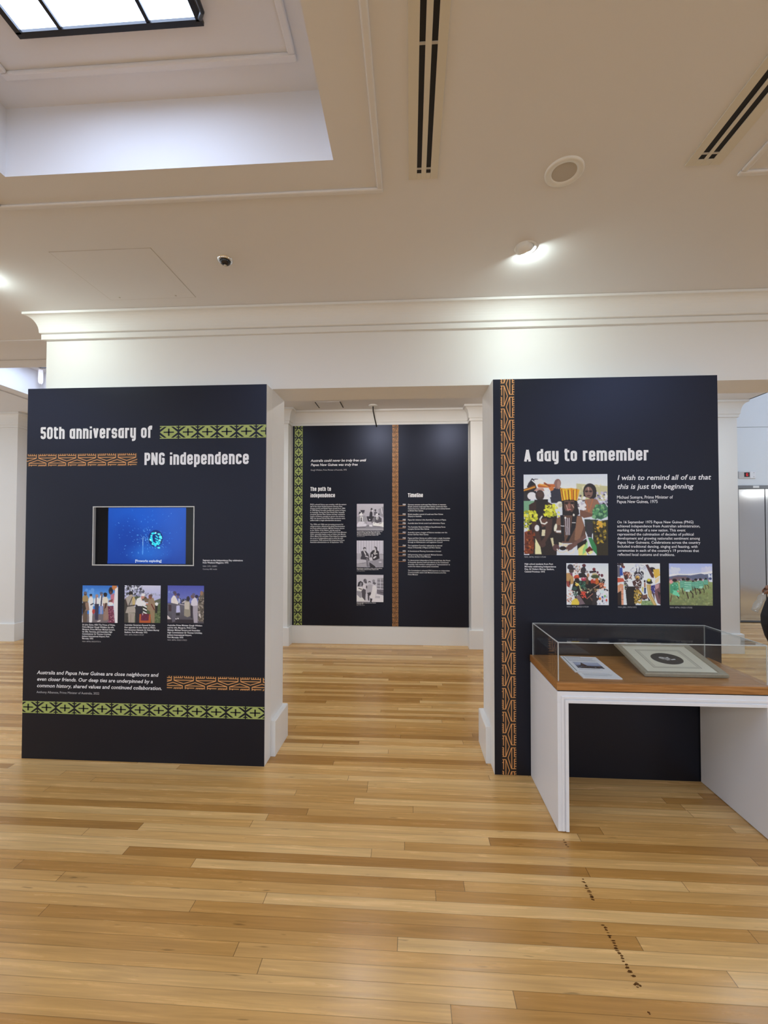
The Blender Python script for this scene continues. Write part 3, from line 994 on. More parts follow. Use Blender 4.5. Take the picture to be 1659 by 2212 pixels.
p.L('d0a896', 16, 1010, 910, 1350, 690).L('c88070', 16, 800, 1260, 1160, 940).E('c8805c', 1290, 800, 70, 50, -30).N(1180, 760, 1400, 930, 30, 36, 'c46a44', 'd89a78', '8c3c28').N(1040, 920, 1220, 1120, 30, 34, 'c4ac7c', '9a8258', '4c3c2c')
p.P('c8483a', 590, 1030, 720, 1020, 790, 1260, 700, 1200).N(600, 1040, 760, 1220, 20, 26, 'd8604a', 'b83c2c', '8a2a22').P('6e5c64', 440, 1190, 540, 1130, 740, 1430, 560, 1455).P('5c463c', 860, 1180, 1020, 1280, 960, 1340)
p.P('302a2c', 1000, 1000, 1120, 1060, 1120, 1455, 960, 1455)
p.N(1130, 940, 1495, 1455, 120, 44, 'e2e2ec', 'd0d0dc', 'f0f0f6', 'b0b0bc').E('c8d8dc', 1290, 1030, 80, 60).E('2c4a8c', 1300, 1200, 28, 34).E('70aa68', 1380, 1170, 36, 40).E('d06a28', 1220, 1255, 36, 46).E('c44430', 1430, 1300, 28, 44).E('3c3c48', 1300, 1330, 20, 44).N(1340, 930, 1480, 990, 10, 30, '26242a', '3a3638').P('2a2022', 1150, 1160, 1190, 1160, 1180, 1300, 1150, 1280)
p.N(140, 1000, 400, 1400, 60, 30, 'd8b0a0', 'b87c60', 'f0dcd4', '7c4a38', 'e0a888').E('d8b848', 480, 800, 60, 50).L('e4d890', 20, 430, 730, 560, 830, 600, 1000).E('2e4a44', 400, 930, 80, 60).N(380, 1000, 500, 1160, 20, 30, '88a49c', '3c5a50', 'c8d4cc')
p.P('e0bc48', 280, 1455, 310, 1330, 400, 1255, 480, 1260, 550, 1380, 540, 1455)
p.grain(.06)
PIC['crowd'] = p
# --- dancer
p = Paint((135, 100, 1525, 1460), 'd2d7ef', 110, 5)
p.N(560, 120, 1100, 380, 24, 60, 'c4c8de', 'dfe2f2')
for a in ((560, 340, 660, 240), (760, 300, 750, 150), (860, 300, 850, 150), (900, 160, 1000, 190), (930, 290, 1050, 210), (980, 320, 1060, 240), (600, 300, 660, 260)):
    p.L('6c7086', 9, *a)
p.L('2c2a34', 26, 775, 400, 765, 280).L('2c2a34', 26, 845, 390, 870, 260)
p.P('5e5c66', 135, 190, 230, 200, 240, 560, 135, 560).E('2a2028', 200, 140, 70, 46).E('4a3430', 300, 160, 44, 90).E('7a3c34', 350, 230, 40, 40).P('2c4c9c', 220, 260, 300, 240, 320, 500, 220, 520)
p.P('b8503c', 135, 580, 330, 600, 370, 700, 135, 740).P('c8906c', 135, 840, 250, 770, 240, 1100, 150, 1090).P('2a1c1a', 135, 1080, 260, 1000, 270, 1460, 135, 1460).P('d09070', 250, 780, 330, 800, 330, 1460, 260, 1460)
for y in (960, 1110, 1290):
    p.L('7c4430', 10, 260, y, 330, y)
p.E('5c2a2c', 440, 470, 110, 90).N(340, 390, 600, 620, 40, 34, '6c2c2c', 'a06858', 'c8a890', '3a1c1e').E('3a2a2a', 420, 570, 60, 80).P('2a2426', 350, 700, 470, 660, 500, 960, 380, 980).N(360, 700, 500, 960, 30, 26, 'c8c8d0', '3a3c40', 'a8b078')
p.E('dcdcec', 540, 760, 90, 70)
p.N(690, 390, 980, 620, 50, 40, '221e26', '2e2a32', '3a3640').E('28242c', 820, 530, 125, 130).E('c8c4cc', 815, 540, 105, 95).E('4a444e', 812, 552, 90, 80).E('b8b0b0', 808, 562, 74, 66).E('b88c40', 795, 575, 64, 66).E('3a2418', 790, 610, 34, 24).E('d8b868', 810, 545, 30, 20)
p.P('4a2e2c', 620, 700, 740, 640, 900, 660, 930, 740, 900, 900, 850, 930, 660, 840).L('e4e2e0', 22, 740, 690, 770, 740, 830, 730, 850, 690).N(700, 760, 900, 920, 30, 24, 'e0dcdc', '1e1a1c', 'b8b4b0')
p.P('1c181a', 470, 860, 720, 860, 720, 1460, 440, 1460, 400, 1000).P('5e4038', 700, 860, 780, 860, 940, 1080, 960, 1180, 880, 1180).P('2c1e1c', 820, 1040, 970, 1120, 970, 1220, 880, 1290)
p.N(690, 980, 930, 1440, 90, 44, 'a88838', '7c6428', 'c8a850', '4c3c1c', 'b89a4c').P('6c4a40', 930, 1150, 1110, 1110, 1110, 1260, 940, 1290).P('2c2220', 940, 1250, 1100, 1240, 1000, 1310)
p.P('7c9464', 930, 1330, 1320, 1300, 1400, 1460, 900, 1460).N(930, 1310, 1340, 1450, 40, 34, '8aa470', '6c8458', '94a87c')
p.P('b89c5c', 1080, 790, 1240, 800, 1260, 1140, 1410, 1460, 1310, 1460, 1140, 1180).L('d8c48c', 14, 1130, 830, 1180, 1130, 1340, 1440).P('2e2420', 1100, 1180, 1200, 1300, 1160, 1350)
p.E('261e24', 1270, 310, 110, 80).P('4c2e30', 1060, 160, 1140, 140, 1330, 480, 1330, 590, 1250, 560).P('cca844', 1310, 300, 1510, 280, 1525, 500, 1380, 600, 1330, 500).P('d8c49c', 1370, 640, 1510, 540, 1480, 700, 1370, 770)
p.E('2a2a22', 1190, 700, 110, 80).E('c0b83c', 1165, 650, 56, 50).E('dce6f2', 1305, 650, 50, 74).P('3c3c8c', 1220, 840, 1360, 800, 1340, 1100, 1260, 1100).N(1220, 820, 1350, 1100, 24, 30, '8c84b8', '2c2c6c', '1c1a2c').P('3a2c34', 1250, 1000, 1340, 1100, 1340, 1300)
p.P('6c4a50', 1370, 800, 1525, 740, 1525, 1440, 1440, 1400, 1350, 1100).P('b48c90', 1370, 810, 1500, 770, 1480, 900, 1380, 960).P('2e2024', 1440, 1000, 1525, 1060, 1500, 1300)
p.P('28406c', 1010, 900, 1070, 900, 1060, 1090, 1010, 1090).E('2e2228', 1030, 690, 30, 40).P('9c6c58', 1010, 740, 1060, 740, 1060, 890, 1010, 890).P('c8bc78', 930, 860, 1000, 900, 980, 1060, 930, 1010)
p.grain(.06)
PIC['dancer'] = p
# --- runners in green
p = Paint((150, 105, 1500, 1415), 'a4b0de', 110, 6)
p.grad(105, 450, '9dabdb', 'b4bce2').N(160, 260, 480, 460, 20, 90, 'bcc4e4', 'c4c9e6').N(1150, 250, 1490, 400, 20, 90, 'c0c2e4', 'b8bce0')
p.P('d4d4ee', 150, 460, 400, 430, 700, 440, 1000, 420, 1500, 340, 1500, 440, 150, 540)
p.P('59607a', 150, 530, 440, 475, 840, 480, 1150, 425, 1260, 450, 1500, 420, 1500, 660, 150, 660).P('6a5a60', 300, 530, 700, 520, 760, 620, 200, 620)
p.P('84905c', 150, 640, 1500, 640, 1500, 1415, 150, 1415).grad(700, 1415, '869860', '6e7850').N(170, 760, 1490, 1400, 220, 46, '7c8858', '8c9468', '6a7450', '848a5c', '727a4c').P('94b07c', 420, 740, 900, 740, 860, 960, 480, 940)
p.N(170, 600, 1400, 690, 70, 30, 'd4c4cc', '9c3c44', 'c8ccd8', '3c3c48', 'a85058', '68708c')
p.P('c4ccea', 1370, 440, 1500, 440, 1500, 690, 1400, 680).E('3a4470', 1440, 580, 50, 40).P('4c5c98', 1420, 430, 1470, 430, 1460, 520)
def runner(cx, top, h, lean, col, col2):
    w = h * .20
    p.E('1c171a', cx, top + h * .07, h * .10, h * .075)
    p.P(col, cx - w, top + h * .17, cx + w * .9, top + h * .17, cx + w + lean, top + h * .62, cx - w + lean, top + h * .64)
    for k in range(4):
        y = top + h * (.24 + .1 * k)
        p.L(col2, h * .022, cx - w * .8, y, cx + w * .8, y + 5)
    p.L('3a2620', h * .055, cx - w * .4 + lean, top + h * .62, cx - w * .2, top + h * .8, cx + w * .1, top + h)
    p.L('30201c', h * .05, cx + w * .4 + lean, top + h * .62, cx + w + 20, top + h * .78, cx + w * 1.2, top + h * .96)
for a in ((1300, 560, 340, 0), (1130, 570, 470, 10), (990, 580, 500, 0), (900, 640, 320, 0), (590, 570, 500, 10)):
    runner(*a, '4f947c', '8cc4ac')
runner(740, 560, 640, 0, '58a084', 'b4dcc8')
p.P('a8cabc', 665, 940, 800, 930, 800, 995, 665, 995).P('8fc4ac', 1090, 820, 1200, 810, 1190, 890, 1090, 890)
p.E('cc9490', 230, 690, 70, 60).E('201a1e', 330, 640, 75, 50)
p.P('3f8e6c', 180, 800, 300, 690, 430, 720, 450, 960, 400, 1080, 260, 1060, 180, 1040).N(260, 720, 440, 1060, 24, 34, '7cc8a4', '58ac88', '347c5c').P('6cc49c', 250, 1070, 300, 960, 380, 960, 490, 1120, 440, 1160)
p.L('2a1c1c', 26, 400, 1130, 450, 1200).L('5c3830', 30, 230, 1120, 190, 1300).E('b87c68', 430, 985, 34, 28)
p.grain(.05)
PIC['runners'] = p
# --- welcome line under blue sky
p = Paint((130, 160, 1385, 1475), '2f74c6', 96, 7)
p.grad(160, 620, '2868bc', '5c9ce0').grad(620, 900, '86b0e2', 'a8c0e0').N(140, 320, 500, 560, 10, 90, '5c94dc', '6ca0e0')
p.P('6c6468', 130, 1180, 1385, 1180, 1385, 1475, 130, 1475)
def man(cx, top, hr, sw, yb, shirt, yb2, legs, skin='4a2e28', hair='1a1618'):
    p.E(skin, cx, top + hr, hr * .8, hr)
    p.E(hair, cx - 4, top + hr * .6, hr * .85, hr * .65)
    p.P(shirt, cx - sw * .6, top + hr * 1.9, cx + sw * .6, top + hr * 1.9, cx + sw, top + hr * 3.4, cx + sw * .9, yb, cx - sw * .9, yb, cx - sw, top + hr * 3.4)
    p.P(legs, cx - sw * .8, yb, cx + sw * .8, yb, cx + sw * .6, yb2, cx - sw * .6, yb2)
man(650, 480, 60, 95, 820, 'd8dcea', 1390, '34324a', 'b0786a', '9c8480')
p.L('4a3050', 34, 625, 600, 620, 810)
man(440, 470, 58, 85, 1000, 'e6e6e2', 1475, 'dcdce2', 'c09884', '16141c')
p.L('1a1a34', 40, 440, 850, 520, 810).E('a83c34', 540, 1090, 50, 90)
man(810, 400, 66, 70, 880, 'dadce8', 1180, '8a92b8', '94705e', '4c5a78')
p.L('1c2444', 44, 830, 540, 800, 870)
man(240, 390, 70, 110, 740, '9c8458', 1470, '5c4c40', '4c3028', '6c6060')
p.P('8a7060', 260, 780, 350, 760, 390, 1040, 200, 1080).P('2a2220', 130, 800, 220, 760, 270, 1000, 150, 1200)
man(950, 420, 76, 100, 800, 'd2ccbc', 1400, '8c7064', '2a1e20', '1a161c')
p.L('3a2420', 50, 980, 800, 930, 1060).P('8e7468', 930, 1000, 1060, 860, 1090, 1380, 930, 1360)
p.E('1e181e', 1140, 350, 75, 130).E('5c3430', 1140, 420, 44, 60).P('b87080', 1130, 500, 1260, 430, 1260, 800, 1150, 780).P('7a4440', 1060, 700, 1210, 640, 1200, 740, 1070, 750).E('d8d8e0', 1140, 810, 90, 60)
p.P('6c3048', 1040, 900, 1240, 880, 1290, 1475, 1090, 1475).N(1050, 920, 1270, 1460, 80, 24, 'b87c90', '4c1c30', 'c89aa8', '5c2440')
p.E('b87440', 1270, 220, 90, 110).P('d8d4dc', 1290, 280, 1385, 210, 1385, 1475, 1300, 1475, 1240, 860)
p.P('d8d8e0', 130, 1240, 150, 1240, 156, 1475, 130, 1475).P('c8c0c0', 660, 1440, 780, 1380, 800, 1430, 700, 1460)
p.grain(.05)
PIC['welcome'] = p
# --- ceremony with red lectern
p = Paint((115, 160, 1390, 1480), 'b9bcdc', 96, 8)
p.grad(160, 660, 'c0c2e0', 'a8aacc').N(120, 160, 820, 560, 150, 50, '3a3c48', '5c6070', '8c90a8', 'c8cce0', '2a2c34').N(600, 440, 1380, 540, 30, 40, '9ca0b8', '7c8098')
p.P('46503e', 480, 560, 900, 560, 900, 700, 480, 700).P('555c4c', 1180, 700, 1390, 620, 1390, 780, 1200, 780).P('48583a', 115, 1000, 1390, 780, 1390, 1480, 115, 1480).N(1200, 1000, 1390, 1470, 40, 40, '5c6c48', '3c4c30', '6a7a58').P('3a3836', 115, 660, 260, 700, 260, 1480, 115, 1480)
p.P('a09890', 150, 620, 300, 520, 430, 540, 540, 700, 480, 900, 540, 1130, 160, 1150, 230, 900).P('b8a470', 390, 600, 480, 560, 500, 880, 410, 880).L('241e20', 26, 400, 590, 280, 870).L('1c181a', 34, 230, 910, 480, 870).L('3c2024', 24, 150, 640, 230, 900).E('1a161a', 340, 450, 80, 80).P('a89c8c', 300, 500, 400, 490, 400, 560, 300, 560)
p.P('988f86', 250, 1150, 500, 1150, 490, 1480, 270, 1480).L('6c645c', 12, 350, 1200, 345, 1470)
p.P('23222e', 510, 850, 760, 880, 780, 1150, 700, 1480, 520, 1480)
p.P('e2e2ea', 520, 810, 560, 640, 720, 560, 760, 720, 900, 780, 880, 850, 740, 900, 600, 890).E('b88478', 770, 580, 60, 60).E('dcd8d8', 780, 500, 70, 50).L('c0504c', 14, 715, 590, 740, 700)
p.P('6c5a48', 800, 640, 1000, 620, 990, 760, 850, 760).E('5c4838', 860, 620, 60, 36)
p.P('8e7860', 980, 640, 1140, 600, 1200, 760, 1210, 1050, 1000, 1070, 920, 1000).P('8a775c', 1020, 1060, 1200, 1060, 1200, 1480, 1090, 1480).E('7a4c3c', 1035, 560, 66, 80).E('5a4a48', 1060, 520, 50, 46).L('5c1c1c', 34, 1080, 830, 1180, 1020).E('b07c68', 920, 830, 44, 34)
for i in range(5):
    p.L('e4e0e0' if i % 2 == 0 else '14121a', 44, 800, 880 + i * 56, 900, 930 + i * 56)
p.E('dcdad8', 1260, 820, 54, 60).P('1c1c20', 1200, 880, 1300, 880, 1280, 1140, 1210, 1140)
p.P('a8522c', 660, 1180, 1050, 1180, 1060, 1480, 650, 1480).P('5c1c34', 710, 1160, 1000, 1170, 980, 1410, 710, 1410).N(720, 1200, 970, 1400, 30, 24, '74284c', '4c1434', '5a2050').P('c0b4bc', 755, 1140, 790, 1140, 780, 1220, 760, 1220)
p.grain(.05)
PIC['ceremony'] = p
# --- greeting under deep blue sky
p = Paint((165, 170, 1450, 1495), '4c54a4', 96, 9)
p.grad(170, 760, '444da0', '6a74b4').N(180, 380, 340, 560, 8, 60, '5c6cb0', '7484bc')
p.P('5a5862', 165, 800, 1450, 800, 1450, 1495, 165, 1495).grad(900, 1495, '5e5c66', '44424a').N(600, 640, 860, 840, 40, 34, '3a3c48', '4c5060', '2a2a34').P('26222c', 165, 1380, 1100, 1370, 1100, 1495, 165, 1495).P('c8c0c0', 165, 1220, 240, 1290, 310, 1360, 170, 1370)
p.P('55525e', 290, 780, 480, 830, 450, 1450, 340, 1480, 320, 1100).P('d6d0cc', 300, 640, 370, 530, 440, 540, 560, 780, 540, 840, 300, 790).E('6c4c48', 450, 480, 44, 60).E('44405c', 420, 430, 56, 60).P('d4ccc4', 340, 640, 420, 600, 450, 800, 400, 800)
p.E('2c3068', 550, 500, 60, 50).E('6c5c64', 540, 580, 40, 50).P('c0c8dc', 560, 640, 610, 640, 610, 800, 560, 780).P('b4b4d4', 490, 890, 600, 870, 625, 1120, 475, 1140).P('26242c', 470, 1140, 610, 1140, 600, 1240, 480, 1240).E('d8d4d4', 480, 1355, 22, 20).E('d8d4d4', 550, 1340, 26, 22)
p.P('8c8678', 770, 740, 860, 700, 960, 740, 990, 1240, 880, 1290, 760, 1240).P('b8b0a4', 770, 760, 950, 740, 940, 1020, 780, 1000).E('2a2630', 900, 640, 60, 90).L('b8b0b4', 40, 700, 780, 800, 720).L('a8a0a8', 30, 600, 830, 770, 860)
p.P('9c96a0', 1050, 880, 1240, 870, 1240, 1480, 1110, 1480).P('c4bfc8', 1010, 720, 1100, 590, 1180, 590, 1240, 760, 1240, 870, 1080, 890, 1000, 860).E('6c5454', 1060, 560, 70, 70).E('5c5670', 1090, 490, 56, 50).E('24223a', 1200, 560, 60, 60)
p.P('5a544c', 1250, 700, 1320, 480, 1380, 370, 1450, 400, 1450, 1440, 1270, 1440).N(1260, 560, 1450, 1400, 110, 30, '8c8478', '3c3836', '6c6458', 'a89c94', '2c2828').E('8c6c54', 1370, 440, 50, 80).P('c0b8b4', 1260, 1210, 1330, 1150, 1360, 1310)
p.P('2e2a34', 980, 880, 1070, 900, 1060, 1340, 990, 1300).P('3c2e34', 200, 860, 310, 860, 310, 1090, 210, 1090)
p.grain(.05)
PIC['greeting'] = p
# --- black and white: two men signing
p = Paint((225, 175, 1420, 1370), 'a9a6b2', 76, 10)
p.grad(175, 700, 'adaab4', 'a4a1ac').P('8a8792', 1200, 430, 1420, 300, 1420, 800, 1240, 700).L('cfcdd6', 30, 1330, 380, 1370, 620)
p.P('3c3944', 390, 460, 590, 460, 560, 600, 420, 540).P('33303a', 660, 740, 1020, 740, 960, 980, 730, 980)
p.E('26232c', 895, 430, 44, 60).E('c8c6ce', 920, 480, 30, 40).P('2b2832', 820, 560, 870, 500, 930, 580, 940, 980, 780, 980, 800, 700).E('dcdae2', 808, 885, 28, 30)
p.E('322f38', 1060, 470, 40, 46).P('56535e', 1000, 560, 1060, 520, 1140, 560, 1150, 720, 1010, 700)
p.P('8f8d96', 240, 780, 340, 720, 620, 710, 710, 960, 560, 1040, 270, 1000).P('dddbe2', 380, 760, 500, 760, 500, 960, 410, 960).P('1e1b22', 410, 790, 450, 790, 460, 970, 415, 970).E('c4c2ca', 420, 640, 90, 80).P('2c2932', 310, 660, 340, 540, 440, 540, 360, 640).P('d6d4dc', 350, 660, 440, 580, 490, 640, 470, 720, 380, 710).P('2c2932', 460, 560, 500, 560, 520, 640, 490, 640)
p.P('4a4750', 880, 1000, 960, 800, 1060, 760, 1240, 750, 1340, 840, 1340, 1000, 1140, 1040).P('6c6a72', 880, 1060, 960, 820, 1050, 790, 1050, 950, 960, 1040).P('dcdae0', 1090, 800, 1210, 790, 1160, 920, 1110, 900).L('28252c', 24, 1150, 810, 1140, 900).E('c9c7ce', 1140, 700, 70, 90).E('302d36', 1215, 650, 30, 50).L('5c5964', 12, 1100, 710, 1180, 730)
p.P('7c7a84', 225, 1130, 700, 1130, 1000, 1100, 1420, 1100, 1420, 1370, 225, 1370).grad(1260, 1370, '84828c', '9a98a2').P('c8c6d0', 320, 980, 560, 980, 680, 1130, 640, 1190, 225, 1220, 225, 1120).P('d8d6de', 960, 1000, 1040, 990, 1140, 1060, 1420, 1000, 1420, 1230, 1340, 1200, 960, 1160).P('d0ced6', 790, 1120, 930, 1120, 930, 1210, 790, 1200).L('4c4954', 22, 230, 1225, 620, 1225).L('55525c', 18, 1010, 1205, 1300, 1210).L('47444e', 20, 1000, 1050, 1060, 1010).L('47444e', 20, 1230, 1080, 1340, 1040).L('5c5964', 18, 560, 1050, 690, 1040)
p.grain(.05)
PIC['signing'] = p
# --- black and white: two seated men talking
p = Paint((220, 165, 1415, 1355), 'b9b7c3', 76, 11)
for x in range(240, 1415, 60):
    p.L('a9a7b5' if (x // 60) % 2 else 'c6c4d0', 26, x, 165, x, 720)
p.P('a3a1ab', 220, 740, 1415, 760, 1415, 1355, 220, 1355).P('b4b2bc', 220, 1010, 640, 1040, 680, 1180, 220, 1200).L('56535e', 18, 240, 1215, 640, 1160).P('9a98a2', 240, 1210, 690, 1170, 700, 1340, 220, 1355).L('84828c', 26, 1260, 780, 1415, 800)
p.P('3b3842', 420, 660, 520, 620, 640, 640, 740, 760, 790, 900, 790, 930, 640, 1030, 410, 1010, 400, 950, 450, 840).E('2a2730', 580, 530, 66, 60).E('b4b2ba', 590, 575, 50, 56).P('cfcdd4', 520, 630, 560, 620, 650, 780, 620, 840).P('c4c2ca', 590, 860, 650, 840, 760, 900, 750, 930, 620, 890)
p.P('4a4751', 640, 920, 780, 930, 800, 1060, 720, 1080, 800, 1340, 690, 1340).P('77757f', 660, 960, 740, 980, 780, 1340, 720, 1340)
p.P('29262e', 840, 720, 960, 600, 1120, 590, 1220, 660, 1250, 970, 1060, 1050, 950, 1050, 840, 920).P('dad8de', 970, 760, 1050, 600, 1100, 600, 1060, 820, 1000, 790).L('302d36', 22, 1040, 660, 1010, 780).E('b8b6be', 1050, 540, 60, 66).P('33303a', 990, 470, 1060, 430, 1140, 480, 1140, 610, 1090, 590, 1060, 480).E('dcdae0', 1125, 755, 32, 26)
p.P('c6c4cc', 890, 790, 950, 780, 930, 920, 900, 900).P('d0ced6', 950, 950, 1060, 860, 1120, 890, 1000, 990).P('bcbac2', 780, 950, 910, 910, 950, 1050, 820, 1080)
p.P('8b8994', 750, 1080, 1000, 1060, 1260, 990, 1415, 1000, 1415, 1355, 1120, 1340).P('2a2730', 790, 1130, 1060, 1320, 1060, 1355, 830, 1355, 790, 1250).E('c8c6ce', 1280, 1130, 70, 26)
p.grain(.05)
PIC['talk'] = p
# --- black and white: laboratory visit
p = Paint((215, 125, 1412, 1335), 'bebcc6', 76, 12)
p.P('8e8c96', 1150, 290, 1412, 270, 1412, 740, 1130, 720)
for y in (400, 560, 700):
    p.L('56535e', 26, 1160, y, 1400, y + 10).L('b4b2bc', 22, 1160, y + 50, 1400, y + 60)
p.L('c4c2cc', 22, 1285, 300, 1285, 720)
p.P('6c6974', 1130, 780, 1412, 790, 1412, 1040, 1130, 970).L('3c3943', 24, 1260, 890, 1400, 930)
p.P('26232b', 260, 650, 300, 470, 400, 410, 500, 470, 520, 650).P('8a8892', 340, 640, 390, 470, 460, 480, 450, 650).P('d8d6de', 220, 680, 480, 690, 490, 860, 220, 850).L('2c2932', 34, 320, 740, 450, 780).P('8f8d97', 225, 850, 430, 880, 440, 1150, 380, 1160, 240, 1020)
p.E('66636d', 600, 400, 74, 90).E('3c3942', 560, 370, 34, 26).E('47444d', 640, 470, 40, 50).P('ccc9d2', 490, 600, 580, 540, 640, 560, 660, 720, 620, 780, 500, 740)
p.P('49464f', 440, 850, 520, 750, 630, 800, 640, 1000, 610, 1290, 540, 1280, 460, 1120)
p.P('a8a6b0', 690, 620, 780, 560, 880, 560, 930, 620, 900, 900, 680, 940, 640, 780).E('232027', 800, 460, 56, 50).E('b8b6be', 800, 500, 50, 50).P('4b4852', 640, 600, 700, 640, 690, 750, 640, 720)
p.P('38353e', 690, 940, 860, 900, 880, 1040, 790, 1060, 790, 1290, 740, 1270).P('c0bec8', 630, 960, 720, 970, 730, 1280, 610, 1290)
p.P('d4d2da', 900, 900, 930, 650, 1000, 590, 1080, 620, 1130, 800, 1080, 960, 1050, 1180, 900, 1190, 800, 1130).E('8a8892', 985, 400, 60, 66).E('5c5963', 1000, 500, 60, 50).L('42404a', 30, 1030, 560, 1080, 500)
p.P('dddbe2', 215, 1060, 270, 1050, 380, 1160, 480, 1140, 600, 1290, 820, 1320, 215, 1320).P('d2d0d9', 900, 1180, 1060, 1170, 1110, 980, 1412, 1040, 1412, 1335, 880, 1335).P('26232a', 830, 1180, 930, 1200, 890, 1335, 830, 1335).L('7c7a84', 16, 1070, 1090, 1250, 1100, 1250, 1150, 1060, 1140)
p.grain(.05)
PIC['visit'] = p
# --- lit video picture (fireworks), crop coordinates of the screen
p = Paint((172, 60, 1080, 590), '000000', 260, 13)
p.P('1c52b4', 290, 66, 1000, 66, 1000, 584, 290, 584).grad(66, 584, '1c55bc', '153f9c')
p.P('020205', 160, 60, 290, 60, 288, 590, 160, 590).P('020205', 1001, 60, 1085, 60, 1085, 590, 1001, 590)
p.E('1a5ed0', 640, 150, 330, 160, soft=.5).E('2a78dc', 660, 480, 230, 110, soft=.6).E('1c5cc8', 880, 330, 120, 240, soft=.35).E('12389a', 470, 330, 150, 220, soft=.45)
for _ in range(230):
    a = p.r.uniform(0, 2 * PI)
    d = abs(p.r.gauss(0, 1)) * 150
    x, y = 660 + d * math.cos(a) * 1.05, 350 + d * math.sin(a)
    if 300 < x < 990 and 76 < y < 540:
        k = p.r.uniform(1.5, 4.2)
        p.L(p.r.choice(('3f8ee6', '5aa6ee', '2f78d8', '78bcf4')), k, x, y, x + math.cos(a) * k * 2.4, y + math.sin(a) * k * 2.4)
p.L('8fc2f4', 5, 612, 336, 610, 495).L('4c90e4', 9, 611, 420, 610, 495)
p.E('0a2c74', 726, 350, 66, 78)
for _ in range(60):
    a = p.r.uniform(0, 2 * PI)
    q = p.r.uniform(.68, 1.0)
    p.E(p.r.choice(('2ce0f4', '5cf4fc', '1cc4ec', '9cfcfc')), 726 + 52 * q * math.cos(a), 350 + 64 * q * math.sin(a), p.r.uniform(4, 10), p.r.uniform(4, 9))
for a in ((690, 330, 700, 385), (730, 325, 745, 340), (725, 350, 748, 362), (730, 375, 750, 385), (700, 385, 730, 400)):
    p.L('2cd8f0', 11, *a)
p.E('5cf0fc', 757, 436, 12, 7).E('3cd4f4', 725, 420, 7, 7)
p.P('020205', 160, 60, 288, 60, 287, 590, 160, 590)
PIC['screen'] = p
# --- card sheet, label, oval picture
p = Paint((0, 0, 206, 292), 'f2f2f8', 110, 14)
p.L('3c5c54', 3.2, 12, 8, 12, 284)
rr_ = random.Random(3)
def lines(x0, x1, y0, n, step, col, w):
    for i in range(n):
        x = x0
        end = x1 - rr_.uniform(0, 22)
        while x < end:
            l = rr_.uniform(4, 14)
            p.L(col, w, x, y0 + i * step, min(x + l, end), y0 + i * step)
            x += l + 3
lines(26, 118, 16, 1, 10, '2c2c34', 5)
lines(26, 186, 34, 3, 9, '8c90a0', 3)
lines(26, 186, 68, 4, 9, '8c90a0', 3)
p.P('9aa4c4', 36, 116, 180, 116, 180, 232, 36, 232).grad(232, 233, 'f2f2f8', 'f2f2f8').P('b8c0d8', 36, 116, 180, 116, 180, 160, 36, 160).P('2a2830', 36, 190, 66, 176, 82, 124, 100, 186, 180, 186, 180, 232, 36, 232).N(40, 196, 176, 228, 40, 8, '4c5878', '1c1a20', '8c98ac', '6c4c48', '30405c').P('5c3c38', 70, 180, 82, 140, 96, 190)
lines(36, 160, 246, 2, 9, '8c90a0', 3)
PIC['card'] = p
p = Paint((0, 0, 196, 82), 'eef0f6', 110, 15)
lines(18, 176, 20, 3, 14, '7c8494', 3.5)
lines(18, 150, 62, 1, 14, '9ca4b0', 3)
PIC['label'] = p
p = Paint((0, 0, 368, 298), 'd4cfbd', 180, 16)
for e_, w_, c_ in ((58, 2.6, '6c675c'), (66, 4.5, 'b4ae9c'), (72, 1.6, '5c584e')):
    p.L(c_, w_, e_, e_ * .78, 368 - e_, e_ * .78, 368 - e_, 298 - e_ * .78, e_, 298 - e_ * .78, e_, e_ * .78)
p.E('1f1d22', 184, 149, 84, 66)
p.E('77757a', 170, 148, 22, 16, 20).E('a8a6a6', 160, 140, 16, 12).E('8a888a', 186, 152, 18, 14).P('cfcdcc', 196, 158, 226, 150, 228, 160, 200, 166).N(150, 132, 205, 166, 26, 6, '5a585c', 'c4c2c2', '8c8a8c')
PIC['oval'] = p


